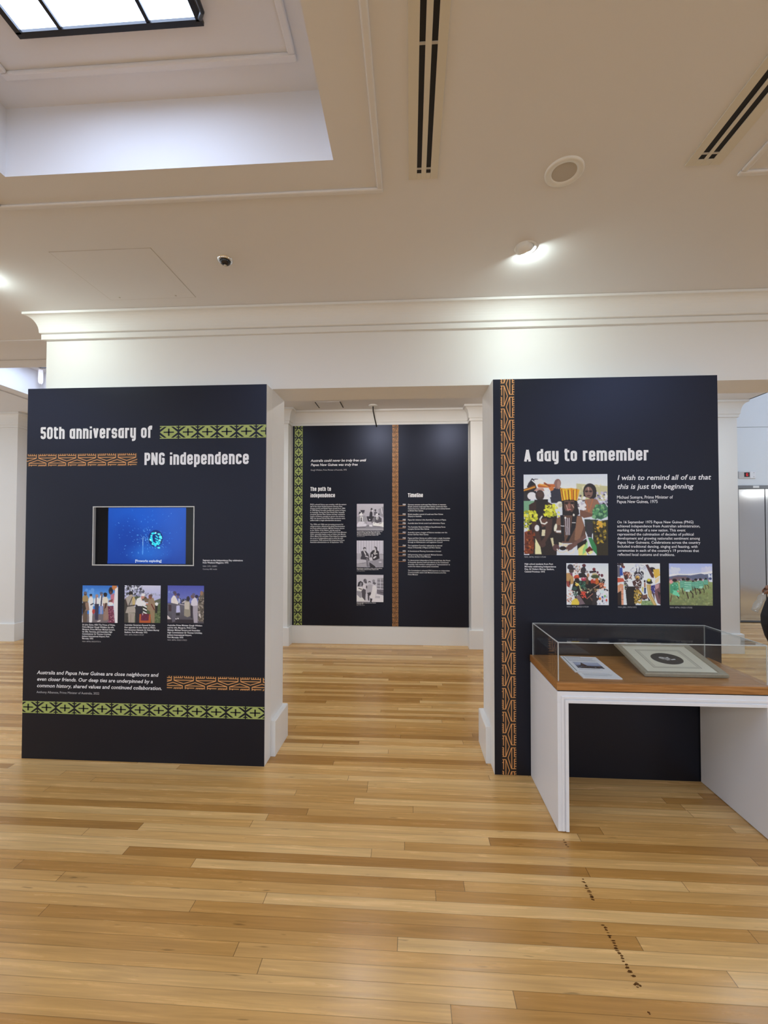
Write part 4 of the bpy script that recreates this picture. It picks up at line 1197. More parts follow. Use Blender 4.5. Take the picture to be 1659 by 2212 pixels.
# ------------------------------------------------------------------ exhibition panels
TEXTS = [
    ('L', 'quote_text', 'bi', 0.02502, 0.8576, -2.5353, [('Australia and Papua New Guinea are close neighbours and', 0.5702), ('even closer friends. Our deep ties are underpinned by a', 0.5258), ('common history, shared values and continued collaboration.', 0.4821)]),
    ('L', 'attribution_text', 'r', 0.01561, 0.4443, -2.5356, [('Anthony Albanese, Prime Minister of Australia, 2022', 0.4421)]),
    ('L', 'caption_text', 'b', 0.01142, 0.2734, -1.3827, [('Segment on the Independence Day celebrations', 1.3438), ('from Weekend Magazine 1975', 1.328)]),
    ('L', 'credit_text', 'r', 0.00988, 0.0971, -1.3823, [('NAA: C475, 1200891', 1.3049), ('Courtesy ABC media', 1.2857)]),
    ('L', 'caption_text', 'b', 0.01093, 0.2325, -2.2176, [('Sir John Guise, HRH The Prince of Wales,', 0.9042), ('Prime Minister Gough Whitlam, his wife,', 0.8887), ('Margaret, Prime Minister Michael Somare,', 0.8732), ('his wife, Veronica, and Australian High', 0.8577), ('Commissioner Sir Thomas Critchley,', 0.8422), ('Jackson International Airport, Port', 0.8267), ('Moresby 1975', 0.8112)]),
    ('L', 'credit_text', 'r', 0.00935, 0.1308, -2.2165, [('NAA: A8746, KN22/9/75/16', 0.7922)]),
    ('L', 'caption_text', 'b', 0.01086, 0.2127, -1.9202, [('Australian Governor-General Sir John', 0.9065), ("Kerr appoints Sir John Guise as PNG's", 0.8904), ('first Governor-General, Sir Hubert Murray', 0.8742), ('Stadium, Port Moresby 1975', 0.8581)]),
    ('L', 'credit_text', 'r', 0.0093, 0.135, -1.9193, [('NAA: A8746, KN22/11/75/157', 0.8417)]),
    ('L', 'caption_text', 'b', 0.01079, 0.2389, -1.6212, [('Australian Prime Minister Gough Whitlam', 0.9091), ('and his wife, Margaret, PNG Prime', 0.893), ('Minister Michael Somare and Australian', 0.8768), ('High Commissioner Sir Thomas Critchley,', 0.8607), ('Jackson International Airport,', 0.8445), ('Port Moresby 1975', 0.8284)]),
    ('L', 'credit_text', 'r', 0.00924, 0.133, -1.6201, [('NAA: A8746, KN22/11/75/23', 0.8115)]),
    ('R', 'quote_text', 'bi', 0.03231, 0.5706, 1.308, [('I wish to remind all of us that', 1.8692), ('this is just the beginning', 1.8131)]),
    ('R', 'attribution_text', 'm', 0.02052, 0.342, 1.3051, [('Michael Somare, Prime Minister of', 1.7506), ('Papua New Guinea, 1975', 1.7228)]),
    ('R', 'body_text', 'm', 0.01726, 0.4633, 1.3055, [('On 16 September 1975 Papua New Guinea (PNG)', 1.5951), ('achieved independence from Australian administration,', 1.5696), ('marking the birth of a new nation. This event', 1.544), ('represented the culmination of decades of political', 1.5184), ('development and growing nationalist sentiment among', 1.4929), ('Papua New Guineans. Celebrations across the country', 1.4673), ('included traditional dancing, singing and feasting, with', 1.4418), ("ceremonies in each of the country's 19 provinces that", 1.4162), ('reflected local customs and traditions.', 1.3907)]),
    ('R', 'credit_text', 'r', 0.00945, 0.1341, 0.7286, [('NAA: A8746, KN22/11/75/40', 1.3762)]),
    ('R', 'caption_text', 'b', 0.01121, 0.1785, 0.7292, [('High school students from Port', 1.3307), ('Moresby celebrating Independence', 1.3145), ('Day, Sir Hubert Murray Stadium,', 1.2983), ('Central Province 1975', 1.282)]),
    ('R', 'credit_text', 'r', 0.00935, 0.1346, 0.9908, [('NAA: A8746, KN22/11/75/59', 1.0631)]),
    ('R', 'credit_text', 'r', 0.00929, 0.1127, 1.3057, [('NAA: J2821, PAT6/14592', 1.0638)]),
    ('R', 'credit_text', 'r', 0.00922, 0.1342, 1.62, [('NAA: A8746, KN22/11/75/85', 1.0651)]),
    ('B', 'quote_text', 'bi', 0.03527, 0.7691, -1.3688, [('Australia could never be truly free until', 2.4944), ('Papua New Guinea was truly free', 2.4367)]),
    ('B', 'attribution_text', 'r', 0.02306, 0.5019, -1.3696, [('Gough Whitlam, Prime Minister of Australia, 1975', 2.37)]),
    ('B', 'body_text', 'm', 0.01916, 0.5011, -1.374, [("PNG's colonial history was complex, with the eastern", 1.8961), ('half of the island divided between German New', 1.8687), ('Guinea (north) and British Papua (south) from 1884.', 1.8412), ('In 1906 Britain formally transferred control of Papua', 1.8138), ('to Australia. During the First World War Australia', 1.7863), ('occupied German New Guinea and later received a', 1.7589), ('League of Nations mandate to govern the territory.', 1.7315), ('After the Second World War both territories were', 1.7041), ('unified under a single administrative structure.', 1.6766)]),
    ('B', 'body_text', 'm', 0.01912, 0.4604, -1.3728, [('The 1950s and 1960s saw increasing pressure for', 1.6225), ('self-governance, influenced by global decolonisation', 1.5952), ('and local political activism. Michael Somare, known', 1.5679), ("as the 'Father of the Nation', led the push for", 1.5406), ("independence, and became PNG's first Prime Minister.", 1.5134), ('Other nationalist leaders such as Father John Momis,', 1.4861), ('Albert Maori Kiki and Julius Chan helped to negotiate', 1.4589), ('the terms of independence and to write the new', 1.4316), ('constitution. PNG achieved full independence from', 1.4044), ('Australian administration on 16 September 1975.', 1.3772)]),
    ('B', 'caption_text', 'b', 0.01202, 0.3463, -0.7253, [('Australian Minister for Foreign Affairs Donald Willesee and', 1.5281), ('Minister for Foreign Affairs Albert Maori Kiki sign the', 1.5117), ('agreement at the Independence celebrations, witnessed', 1.4952), ('by members of both governments, Canberra 1976', 1.4788)]),
    ('B', 'credit_text', 'r', 0.01138, 0.1081, -0.7252, [('NAA: A6180, 23/2/76/7', 1.4604)]),
    ('B', 'caption_text', 'b', 0.01198, 0.3495, -0.7256, [('Michael Somare, Chief Minister of PNG, with Prime Minister', 1.0254), ('Gough Whitlam, Parliament House, Canberra 1974', 1.0096)]),
    ('B', 'credit_text', 'r', 0.01135, 0.1091, -0.7255, [('NAA: A6180, 9/4/74/15', 0.9894)]),
    ('B', 'caption_text', 'b', 0.01194, 0.2632, -0.7272, [('Visitors from PNG touring a laboratory, Canberra', 0.5577), ('in Australia, 1970', 0.5426)]),
    ('B', 'credit_text', 'r', 0.01131, 0.1115, -0.7271, [('NAA: A1500, K26127', 0.5238)]),
    ('B', 'timeline_text', 'm', 0.01826, 0.5168, -0.0294, [('Germany annexes north-east New Guinea; in response,', 1.8906), ('Britain annexes south-east New Guinea; south-east New', 1.863), ('Guinea becomes a British protectorate, then a colony known', 1.8354), ('as British New Guinea', 1.8078)]),
    ('B', 'timeline_year', 'b', 0.0208, 0.0447, -0.1036, [('1884', 1.8908)]),
    ('B', 'timeline_text', 'm', 0.01825, 0.4743, -0.0295, [('Britain transfers control of south-east New Guinea', 1.7599), ('(Papua) to Australia', 1.7323)]),
    ('B', 'timeline_year', 'b', 0.02078, 0.0446, -0.1036, [('1902', 1.76)]),
    ('B', 'timeline_text', 'm', 0.01824, 0.5145, -0.0295, [('Papua Act renames it the Australian Territory of Papua', 1.6839)]),
    ('B', 'timeline_year', 'b', 0.02077, 0.0446, -0.1036, [('1905', 1.684)]),
    ('B', 'timeline_text', 'm', 0.01823, 0.4989, -0.0295, [('Australia takes formal control and administers Papua', 1.638)]),
    ('B', 'timeline_year', 'b', 0.02076, 0.0446, -0.1036, [('1906', 1.638)]),
    ('B', 'timeline_text', 'm', 0.01823, 0.5051, -0.0295, [('The Australian Naval and Military Expeditionary Force', 1.5872), ('occupies German New Guinea', 1.5597)]),
    ('B', 'timeline_year', 'b', 0.02075, 0.0446, -0.1036, [('1914', 1.5872)]),
    ('B', 'timeline_text', 'm', 0.01822, 0.5298, -0.0296, [('Australia is given a League of Nations mandate over the', 1.5123), ('former German New Guinea', 1.4848)]),
    ('B', 'timeline_year', 'b', 0.02074, 0.0446, -0.1037, [('1921', 1.5123)]),
    ('B', 'timeline_text', 'm', 0.01821, 0.5668, -0.0296, [('Papua and New Guinea are unified under a single Australian', 1.436), ('administration; Australia administers the external territory', 1.4085), ('through an Administrator and Legislative Council', 1.3811)]),
    ('B', 'timeline_year', 'b', 0.02073, 0.0446, -0.1037, [('1945', 1.4359)]),
    ('B', 'timeline_text', 'm', 0.01819, 0.4612, -0.0296, [('The Legislative Council is replaced by an elected', 1.3347), ('House of Assembly of Papua and New Guinea', 1.3072)]),
    ('B', 'timeline_year', 'b', 0.02072, 0.0446, -0.1037, [('1964', 1.3345)]),
    ('B', 'timeline_text', 'm', 0.01818, 0.4455, -0.0297, [('A Constitutional Planning Committee is formed', 1.259)]),
    ('B', 'timeline_year', 'b', 0.02071, 0.0446, -0.1037, [('1972', 1.2587)]),
    ('B', 'timeline_text', 'm', 0.01818, 0.4634, -0.0297, [('Self-governing status is granted; Michael Somare', 1.2108), ('becomes the first Chief Minister', 1.1833)]),
    ('B', 'timeline_year', 'b', 0.0207, 0.0445, -0.1037, [('1973', 1.2104)]),
    ('B', 'timeline_text', 'm', 0.01817, 0.5699, -0.0297, [('To demonstrate independence from colonial laws, the House', 1.1351), ('of Assembly dissolves itself and reforms as the Constituent', 1.1077), ("Assembly, with members redesignated as 'representatives' to", 1.0802), ('enable free debate without party constraints', 1.0528)]),
    ('B', 'timeline_year', 'b', 0.02069, 0.0445, -0.1037, [('1975', 1.1347)]),
    ('B', 'timeline_text', 'm', 0.01815, 0.5616, -0.0298, [('The Constitution is adopted; PNG becomes an independent', 0.9974), ('Commonwealth nation with Michael Somare as its first', 0.97), ('Prime Minister', 0.9426)]),
]
HEADS = [
    ('L', '50th anniversary of', -2.5381, 2.1749, 0.795, 0.0832),
    ('L', 'PNG independence', -1.7949, 1.9906, 0.7211, 0.0833),
    ('R', 'A day to remember', 0.7303, 1.9916, 0.7713, 0.079),
    ('B', 'The path to', -1.3716, 2.091, 0.2861, 0.055),
    ('B', 'independence', -1.3712, 2.0028, 0.3412, 0.055),
    ('B', 'Timeline', -0.0287, 2.0001, 0.2032, 0.0542),
]
PRINTS = [
    ('L', 'welcome', -2.2193, -1.9693, 0.9243, 1.1746),
    ('L', 'ceremony', -1.9222, -1.671, 0.9274, 1.1777),
    ('L', 'greeting', -1.6223, -1.372, 0.9287, 1.179),
    ('R', 'headdress', 0.7268, 1.2486, 1.3926, 1.9076),
    ('R', 'crowd', 0.9899, 1.2492, 1.0794, 1.3419),
    ('R', 'dancer', 1.3044, 1.5632, 1.082, 1.3436),
    ('R', 'runners', 1.6174, 1.877, 1.0835, 1.3438),
    ('B', 'signing', -0.727, -0.3609, 1.5466, 1.9109),
    ('B', 'talk', -0.7272, -0.3624, 1.0466, 1.4096),
    ('B', 'visit', -0.7276, -0.362, 0.5747, 0.9428),
]
TICKS = [
    (-0.1653, -0.0615, 1.8853),
    (-0.1653, -0.0615, 1.7544),
    (-0.1653, -0.0615, 1.6783),
    (-0.1653, -0.0615, 1.6323),
    (-0.1653, -0.0616, 1.5815),
    (-0.1653, -0.0616, 1.5065),
    (-0.1653, -0.0616, 1.4301),
    (-0.1653, -0.0616, 1.3286),
    (-0.1653, -0.0617, 1.2528),
    (-0.1653, -0.0617, 1.2045),
    (-0.1653, -0.0617, 1.1288),
]
PRINT_LABEL = {'welcome': 'colour photo of people lined up under a blue sky', 'ceremony': 'colour photo of a man in white bending beside a red lectern',
               'greeting': 'colour photo of people shaking hands under a deep blue sky', 'headdress': 'large colour photo of three people in feather headdresses',
               'crowd': 'colour photo of a crowd with a yellow drum', 'dancer': 'colour photo of a dancer in a round feather headdress',
               'runners': 'colour photo of people in green running on grass', 'signing': 'black and white photo of two men signing papers',
               'talk': 'black and white photo of two seated men talking', 'visit': 'black and white photo of people standing in a laboratory'}
def panel_base(label, x0, x1, yf, yb, z0, z1, hole=None):
    t = thing('exhibition_panel', label, 'exhibition panel', (x0, yb, z0), 'dark exhibition panels')
    org = (x0, yb, z0)
    def rects(e):
        X0, X1, Z0, Z1 = x0 + e, x1 - e, z0, z1 - e
        if not hole:
            return [(X0, X1, Z0, Z1)]
        h = hole
        return [(X0, h[0], Z0, Z1), (h[1], X1, Z0, Z1), (h[0], h[1], Z0, h[2]), (h[0], h[1], h[3], Z1)]
    bm = bmesh.new()
    if hole:
        for r in rects(0):
            box(bm, r[0] - org[0], r[1] - org[0], yf + .004 - org[1], yf + .05 - org[1], r[2] - org[2], r[3] - org[2])
        box(bm, 0, x1 - x0, yf + .05 - org[1], 0, 0, z1 - z0)
    else:
        box(bm, 0, x1 - x0, yf + .004 - org[1], 0, 0, z1 - z0)
    obj('board', bm, PWHITE, t)['label'] = 'white painted board edges'
    bm = bmesh.new()
    for r in rects(.0015):
        box(bm, r[0] - org[0], r[1] - org[0], yf - org[1], yf + .0045 - org[1], r[2] - org[2], r[3] - org[2])
    obj('graphic_face', bm, DARK, t)['label'] = 'matt midnight black printed face'
    return t, org
def dress(key, t, org, Y):
    for p, name, style, cap, width, x, lines in TEXTS:
        if p == key:
            lettering(name, style, cap, width, x, lines, Y - .0005, t, INKG if style == 'r' else INK, org)
    for p, txt, x, z, width, cap in HEADS:
        if p == key:
            heading(txt, x, z, width, cap, Y - .0006, t, org)
    for p, k, x0, x1, z0, z1 in PRINTS:
        if p == key:
            o = print_mesh('photo_print', PIC[k], (x0 - org[0], Y - .0007 - org[1], z0 - org[2]), (x1 - x0, 0, 0), (0, 0, z1 - z0), t, None, 1.4)
            o['label'] = PRINT_LABEL[k]
YP = 2.808
HOLE = (-2.150, -1.447, 1.314, 1.707)
t, org = panel_base('dark exhibition panel left of the opening, with a video screen and the 50th anniversary heading', -2.637, -0.955, YP, 2.929, 0, 2.527, HOLE)
dress('L', t, org, YP)
band('green', -1.689, -0.957, 2.1675, 2.2545, False, .1338, -1.689, YP, t, org)
band('orange', -2.6355, -1.845, 1.985, 2.0745, False, .1420, -2.619, YP, t, org)
band('orange', -1.62, -0.957, .4895, .5809, False, .1515, -1.495, YP, t, org)
band('green', -2.6355, -0.957, .3069, .3872, False, .1312, -2.523, YP, t, org)
t, org = panel_base('dark exhibition panel right of the opening, behind the glass case, headed A day to remember', 0.535, 1.926, YP, 2.93, 0, 2.527)
dress('R', t, org, YP)
band('orange', .5805, .6736, .002, 2.5255, True, .1491, 2.4827, YP, t, org)
YB = 5.865
t, org = panel_base('dark exhibition panel on the far wall, seen through the opening, with a timeline', -1.622, 0.787, YB, 5.899, 0.248, 2.995)
dress('B', t, org, YB)
band('green', -1.5937, -1.4836, .249, 2.993, True, .1337, 2.96, YB, t, org)
band('orange', -.2441, -.1558, .249, 2.993, True, .1365, 2.95, YB, t, org)
tk = []
for a, c, z in TICKS:
    tk.append([(a, z - .003), (c, z - .003), (c, z + .001), (a, z + .001)])
polys_obj('timeline_ticks', tk, YB - .0006, t, ORANGE, org)['label'] = 'thin orange lines under the years'

# video screen set into the left panel
scr = thing('video_screen', 'video screen showing blue fireworks, set into the left exhibition panel', 'screen', (HOLE[0], YP + .02, HOLE[2]))
so = (HOLE[0], YP + .02, HOLE[2])
w_, h_ = HOLE[1] - HOLE[0], HOLE[3] - HOLE[2]
bm = bmesh.new()
for a in ((-.004, w_ + .004, -.004, .002), (-.004, w_ + .004, h_ - .002, h_ + .004), (-.004, .002, .002, h_ - .002), (w_ - .002, w_ + .004, .002, h_ - .002)):
    box(bm, a[0], a[1], -.022, .012, a[2], a[3])
obj('bezel', bm, SILVER, scr)['label'] = 'thin silver edge strip'
obj('housing', nbox(.002, w_ - .002, .0, .028, .002, h_ - .002), BLACK, scr)
print_mesh('display', PIC['screen'], (.002, -.001, .002), (w_ - .004, 0, 0), (0, 0, h_ - .004), scr, VIDEO)['label'] = 'lit blue display with black side bars'
SUB = mat('lit_caption', (0, 0, 0), 0.5, emit=(0.8, 0.9, 1.0), estr=1.0)
lettering('subtitle', 'm', .0165, .185, HOLE[0] + .285, [('[Fireworks exploding]', HOLE[2] + .020)], YP + .0185, scr, SUB, so)

# ------------------------------------------------------------------ display case
X0, X1, YF, YK = 0.760, 1.842, 2.300, 2.802
case = thing('display_case', 'white display case with timber top and clear cover, standing before the right panel', 'display case', (X0, YF, 0))
def lb(x0, x1, y0, y1, z0, z1):
    return nbox(x0 - X0, x1 - X0, y0 - YF, y1 - YF, z0, z1)
obj('side_panel', lb(X0, X0 + .054, YF, YK, .003, .660), CASEW, case, bevel=.0015)
obj('side_panel', lb(X1 - .054, X1, YF, YK, .003, .660), CASEW, case, bevel=.0015)
obj('table_top', lb(X0, X1, YF, YK, .660, .717), CASEW, case, bevel=.0015)
for i, (w0, w1, pr) in enumerate(((.0, .016, .008), (.022, .034, .005))):
    bm = bmesh.new()
    xa, xb, zt = X0 + .054 - X0, X1 - .054 - X0, .660
    box(bm, xa - w1, xa - w0, -pr, .001, .006, zt + w1)
    box(bm, xb + w0, xb + w1, -pr, .001, .006, zt + w1)
    box(bm, xa - w0, xb + w0, -pr, .001, zt + w0, zt + w1)
    obj('moulding', bm, CASEW, case, bevel=.0012)
obj('shadow_gap', lb(X0 + .004, X1 - .004, YF + .004, YK - .004, .717, .723), BLACK, case)
obj('timber_top', lb(X0 - .002, X1 + .002, YF - .003, YK + .001, .723, .763), OAK, case, bevel=.002)
GX0, GX1, GY0, GY1, GZ = 0.772, 1.813, 2.320, 2.790, 0.965
bm = bmesh.new()
th = .005
for a in ((GX0, GX1, GY0, GY0 + th), (GX0, GX1, GY1 - th, GY1), (GX0, GX0 + th, GY0 + th, GY1 - th), (GX1 - th, GX1, GY0 + th, GY1 - th)):
    box(bm, a[0] - X0, a[1] - X0, a[2] - YF, a[3] - YF, .7635, GZ - th)
box(bm, GX0 - X0, GX1 - X0, GY0 - YF, GY1 - YF, GZ - th, GZ)
cover = obj('acrylic_cover', bm, ACRYL, case)
cover['label'] = 'clear acrylic cover'
bm = bmesh.new()
e = .0045
for y in (GY0, GY1):
    box(bm, GX0 - X0 - .001, GX1 - X0 + .001, y - YF - (.001 if y == GY0 else e - .001), y - YF + (e - .001 if y == GY0 else .001), GZ - e + .001, GZ + .001)
    for x in (GX0, GX1):
        box(bm, x - X0 - (.001 if x == GX0 else e - .001), x - X0 + (e - .001 if x == GX0 else .001), y - YF - (.001 if y == GY0 else e - .001), y - YF + (e - .001 if y == GY0 else .001), .7635, GZ - e)
for x in (GX0, GX1):
    box(bm, x - X0 - (.001 if x == GX0 else e - .001), x - X0 + (e - .001 if x == GX0 else .001), GY0 - YF + e, GY1 - YF - e, GZ - e + .001, GZ + .001)
obj('cover_edge', bm, ACEDGE, cover)['label'] = 'polished edges whitened as a painted highlight'

# things inside the case
def rot_thing(name, label, cat, loc, rx=0, rz=0):
    o = thing(name, label, cat, loc)
    o.rotation_euler = (rx, 0, rz)
    return o
CARD = mat('white_foam_board', (0.82, 0.82, 0.86), 0.45)
ROLL_ = -math.radians(3.7)
s = rot_thing('information_card', 'white information card with a picture, lying in the case left of the frame', 'card', (1.026, 2.606, .7635), rz=ROLL_)
obj('board', nbox(-.105, .105, -.1485, .1485, 0, .006), CARD, s, bevel=.0008)
print_mesh('printed_sheet', PIC['card'], (-.103, -.146, .0065), (.206, 0, 0), (0, .292, 0), s)['label'] = 'printed text with a green rule and a small photo'
s = rot_thing('caption_label', 'small white caption label in front of the information card', 'label', (1.019, 2.407, .7635), rz=-math.radians(2.0))
obj('board', nbox(-.1, .1, -.043, .043, 0, .006), CARD, s, bevel=.0008)
print_mesh('printed_sheet', PIC['label'], (-.098, -.041, .0065), (.196, 0, 0), (0, .082, 0), s)['label'] = 'printed caption lines'
TAUPE = mat('taupe_frame', '98907f', 0.5, noise=0.12, scale=60, bump=0.1)
TAUPE2 = mat('taupe_frame_lip', '7d7565', 0.5)
fr = rot_thing('framed_picture', 'taupe picture frame with an oval silhouette, tilted on a stand in the case', 'picture frame', (1.474, 2.412, .768), rx=math.radians(11.8))
fw_, fh_ = .216, .362
bm = bmesh.new()
# mitred moulding sloping inwards: (inset, height)
profile = [(0, 0), (0, .014), (.004, .019), (.030, .013), (.033, .010), (.033, .004), (.033, 0)]
rings = []
for ins, z in profile:
    rings.append([bm.verts.new(p) for p in ((-fw_ + ins, ins, z), (fw_ - ins, ins, z), (fw_ - ins, fh_ - ins, z), (-fw_ + ins, fh_ - ins, z))])
for a, c in zip(rings, rings[1:]):
    for i in range(4):
        bm.faces.new((a[i], a[(i + 1) % 4], c[(i + 1) % 4], c[i]))
obj('frame', bm, TAUPE, fr)
obj('backing', nbox(-fw_ + .004, fw_ - .004, .004, fh_ - .004, -.004, .003), TAUPE2, fr)
print_mesh('mounted_print', PIC['oval'], (-fw_ + .032, .032, .0085), (2 * fw_ - .064, 0, 0), (0, fh_ - .064, 0), fr)['label'] = 'cream mount with a ruled border and a black oval'
bm = bmesh.new()
for sx in (-.12, .12):
    box(bm, sx - .006, sx + .006, fh_ - .05, fh_ - .035, -.075, -.004)
obj('stand_leg', bm, SILVER, fr)

# ------------------------------------------------------------------ ceiling fittings
def vent(label, x0, x1, y0, y1, slots, cross):
    t = thing('air_vent', label, 'air vent', ((x0 + x1) / 2, y1, CZ), 'slot air vents in the ceiling')
    ox, oy, oz = t.location
    xs = [x0] + [v for s_ in slots for v in s_] + [x1]
    yend = y1 - .03
    bm = bmesh.new()
    for a, c in zip(xs[::2], xs[1::2]):
        box(bm, a - ox, c - ox, y0 - oy, 0, -.006, .0)
    for a, c in slots:
        box(bm, a - ox, c - ox, yend - oy, 0, -.006, .0)
    obj('face_plate', bm, VENT, t, bevel=.001)
    for a, c in slots:
        obj('slot', nbox(a - ox, c - ox, y0 - oy, yend - oy, -.0025, -.0005), BLACKSLOT, t)
        bm = bmesh.new()
        for y in cross:
            box(bm, a - ox, c - ox, y - oy - .004, y - oy + .004, -.005, -.0025)
        obj('slot_bridge', bm, GREYPL, t)
vent('long twin slot air vent running beside the near skylight well', -.006, .119, -.9, 1.849, ((.030, .049), (.069, .088)), (1.325, 1.795, .4))
vent('twin slot air vent near the top right corner', 1.148, 1.29, -.9, 1.848, ((1.182, 1.207), (1.222, 1.246)), (1.79, .9))
sp_ = thing('ceiling_speaker', 'round white ceiling speaker with a grey mesh disc', 'speaker', (.657, 1.851, CZ))
bm = bmesh.new()
lathe(bm, [(.080, 0), (.080, -.004), (.074, -.009), (.054, -.006), (.050, -.002), (.050, 0)], n=56)
obj('rim', bm, FIXT, sp_, smooth=True)
bm = bmesh.new()
lathe(bm, [(.051, -.001), (.0505, -.003), (.03, -.0032), (.001, -.0034)], n=48)
obj('mesh_disc', bm, GREYPL, sp_)

LENS = mat('lit_lens', (0.9, 0.9, 0.9), 0.3, emit=(0.95, 1.0, 0.98), estr=25)
def downlight(label, x, y, dirv, watts, spw, tgt):
    t = thing('downlight', label, 'downlight', (x, y, CZ), 'aimed ceiling downlights')
    bm = bmesh.new()
    lathe(bm, [(.060, 0), (.060, -.003), (.055, -.006), (.047, -.005), (.044, 0)], n=48)
    obj('trim_ring', bm, FIXT, t, smooth=True)
    d_ = Vector(dirv).normalized()
    q = Vector((0, 0, 1)).rotation_difference(d_)
    bm = bmesh.new()
    lathe(bm, [(.012, -.055), (.036, -.05), (.043, -.03), (.044, -.004), (.041, 0), (.037, -.004), (.034, -.006)], n=40)
    bmesh.ops.transform(bm, matrix=Matrix.Translation((0, 0, -.014)) @ q.to_matrix().to_4x4(), verts=bm.verts)
    obj('lamp_head', bm, FIXT, t, smooth=True)
    bm = bmesh.new()
    lathe(bm, [(.033, -.004), (.0325, -.0025), (.001, -.002)], n=32)
    bmesh.ops.transform(bm, matrix=Matrix.Translation((0, 0, -.014)) @ q.to_matrix().to_4x4(), verts=bm.verts)
    obj('lens', bm, LENS, t)
    p = Vector((x, y, CZ - .014)) + d_ * .006
    area('downlight_glow', p, p + d_, .06, watts, COOL, disk=True)
    spot('downlight_beam', p + d_ * .004, tgt, spw, COOL, 100, 1.0)
DV = (.58 * .80, .815 * .80, -.60)
downlight('white aimed downlight glowing above the right panel', .625, 2.345, DV, DOWNLIGHT, SPOT, (0.95, 2.93, 2.3))
downlight('white aimed downlight at the left edge above the left panel', -2.60, 2.38, (.5, .7, -.5), DOWNLIGHT, SPOT, (-2.1, 2.93, 2.2))
LENS2 = mat('bright_lens', (0.9, 0.9, 0.9), 0.3, emit=(1.0, 0.98, 0.95), estr=330)
for x, y, lb_ in ((-.51, 4.55, 'recessed downlight beyond the beam, mirrored in the near floor'), (.62, 4.55, 'recessed downlight beyond the beam, nearer the right pier')):
    t = thing('downlight', lb_, 'downlight', (x, y, CF), 'recessed downlights beyond the beam')
    bm = bmesh.new()
    lathe(bm, [(.065, 0), (.065, -.004), (.055, -.008), (.048, -.004), (.048, 0)], n=40)
    obj('trim_ring', bm, FIXT, t, smooth=True)
    bm = bmesh.new()
    lathe(bm, [(.047, -.002), (.046, -.004), (.001, -.004)], n=32)
    obj('lens', bm, LENS2, t)
    area('beyond_downlight', (x, y + .01, CF - .03), (x + .05, 5.86, 1.9), .07, 4, (1, .97, .92), disk=True, spread=140)

cc = thing('security_camera', 'small dark dome security camera with chrome ring on the ceiling', 'security camera', (-1.044, 2.352, CZ))
bm = bmesh.new()
lathe(bm, [(.042, 0), (.042, -.006), (.038, -.010), (.030, -.010), (.027, -.004)], n=40)
obj('ring', bm, CHROME, cc, smooth=True)
bm = bmesh.new()
lathe(bm, [(.029, -.006), (.028, -.014), (.024, -.022), (.016, -.028), (.006, -.031), (.001, -.0315)], n=32)
obj('dome', bm, SMOKE, cc, smooth=True)
bm = bmesh.new()
lathe(bm, [(.008, -.026), (.008, -.033), (.005, -.035), (.001, -.035)], n=20)
obj('lens', bm, GREYPL, cc, smooth=True)

hx0, hx1, hy0, hy1 = HATCH
ht = thing('access_hatch', 'flush square access hatch in the ceiling above the left panel', 'hatch', ((hx0 + hx1) / 2, (hy0 + hy1) / 2, CZ))
w2, h2 = (hx1 - hx0) / 2, (hy1 - hy0) / 2
bm = bmesh.new()
for a in ((-w2, w2, -h2, -h2 + .003), (-w2, w2, h2 - .003, h2), (-w2, -w2 + .003, -h2, h2), (w2 - .003, w2, -h2, h2)):
    box(bm, *a, -.0008, .0)
obj('seam', bm, GREYPL, ht)
obj('cover_plate', nbox(-w2 + .003, w2 - .003, -h2 + .003, h2 - .003, -.0022, .0), CEIL, ht, bevel=.001)
bm = bmesh.new()
for x in (-.21, .17):
    lathe(bm, [(.006, -.002), (.006, -.0032), (.001, -.0034)], x, h2 - .03, n=12)
obj('latch', bm, GREYPL, ht)

fv = thing('air_vent', 'short twin slot vent in the far ceiling seen through the opening', 'air vent', (-1.06, 5.59, CF), 'slot air vents in the ceiling')
for x in (-1.219, -.896):
    obj('slot', nbox(x + 1.06 - .006, x + 1.06 + .006, -.135, .13, -.004, 0), BLACKSLOT, fv)
obj('face_plate', nbox(-.153, .158, -.14, .135, -.003, 0), CEIL, fv)
cb_ = thing('hanging_cable', 'black cable dropping from a white ceiling rose to the far panel', 'cable', (-.487, 5.64, CF))
bm = bmesh.new()
lathe(bm, [(.058, 0), (.058, -.008), (.05, -.014), (.01, -.016)], n=32)
obj('ceiling_rose', bm, FIXT, cb_, smooth=True)
bm = bmesh.new()
tube(bm, [(0, 0, -.014), (.001, .012, -.07), (.010, .08, -.13), (.022, .16, -.19), (.030, .215, -.23)], .0075)
obj('cord', bm, RUBBER, cb_, smooth=True)
pl = thing('pendant_lamp', 'slim white tube lamp hanging in the far skylight well', 'pendant lamp', (-4.56, 5.03, 3.53))
bm = bmesh.new()
lathe(bm, [(.022, 0), (.024, -.02), (.026, -.12), (.024, -.155), (.014, -.172), (.002, -.174)], n=24)
obj('tube', bm, mat('lit_white_tube', (0.85, 0.85, 0.9), 0.4, emit=(0.9, 0.9, 1.0), estr=0.5), pl, smooth=True)
bm = bmesh.new()
tube(bm, [(0, 0, -.17), (0.006, 0, -.183), (-.006, 0, -.196), (.008, 0, -.208)], .004)
obj('hook', bm, GREYPL, pl)

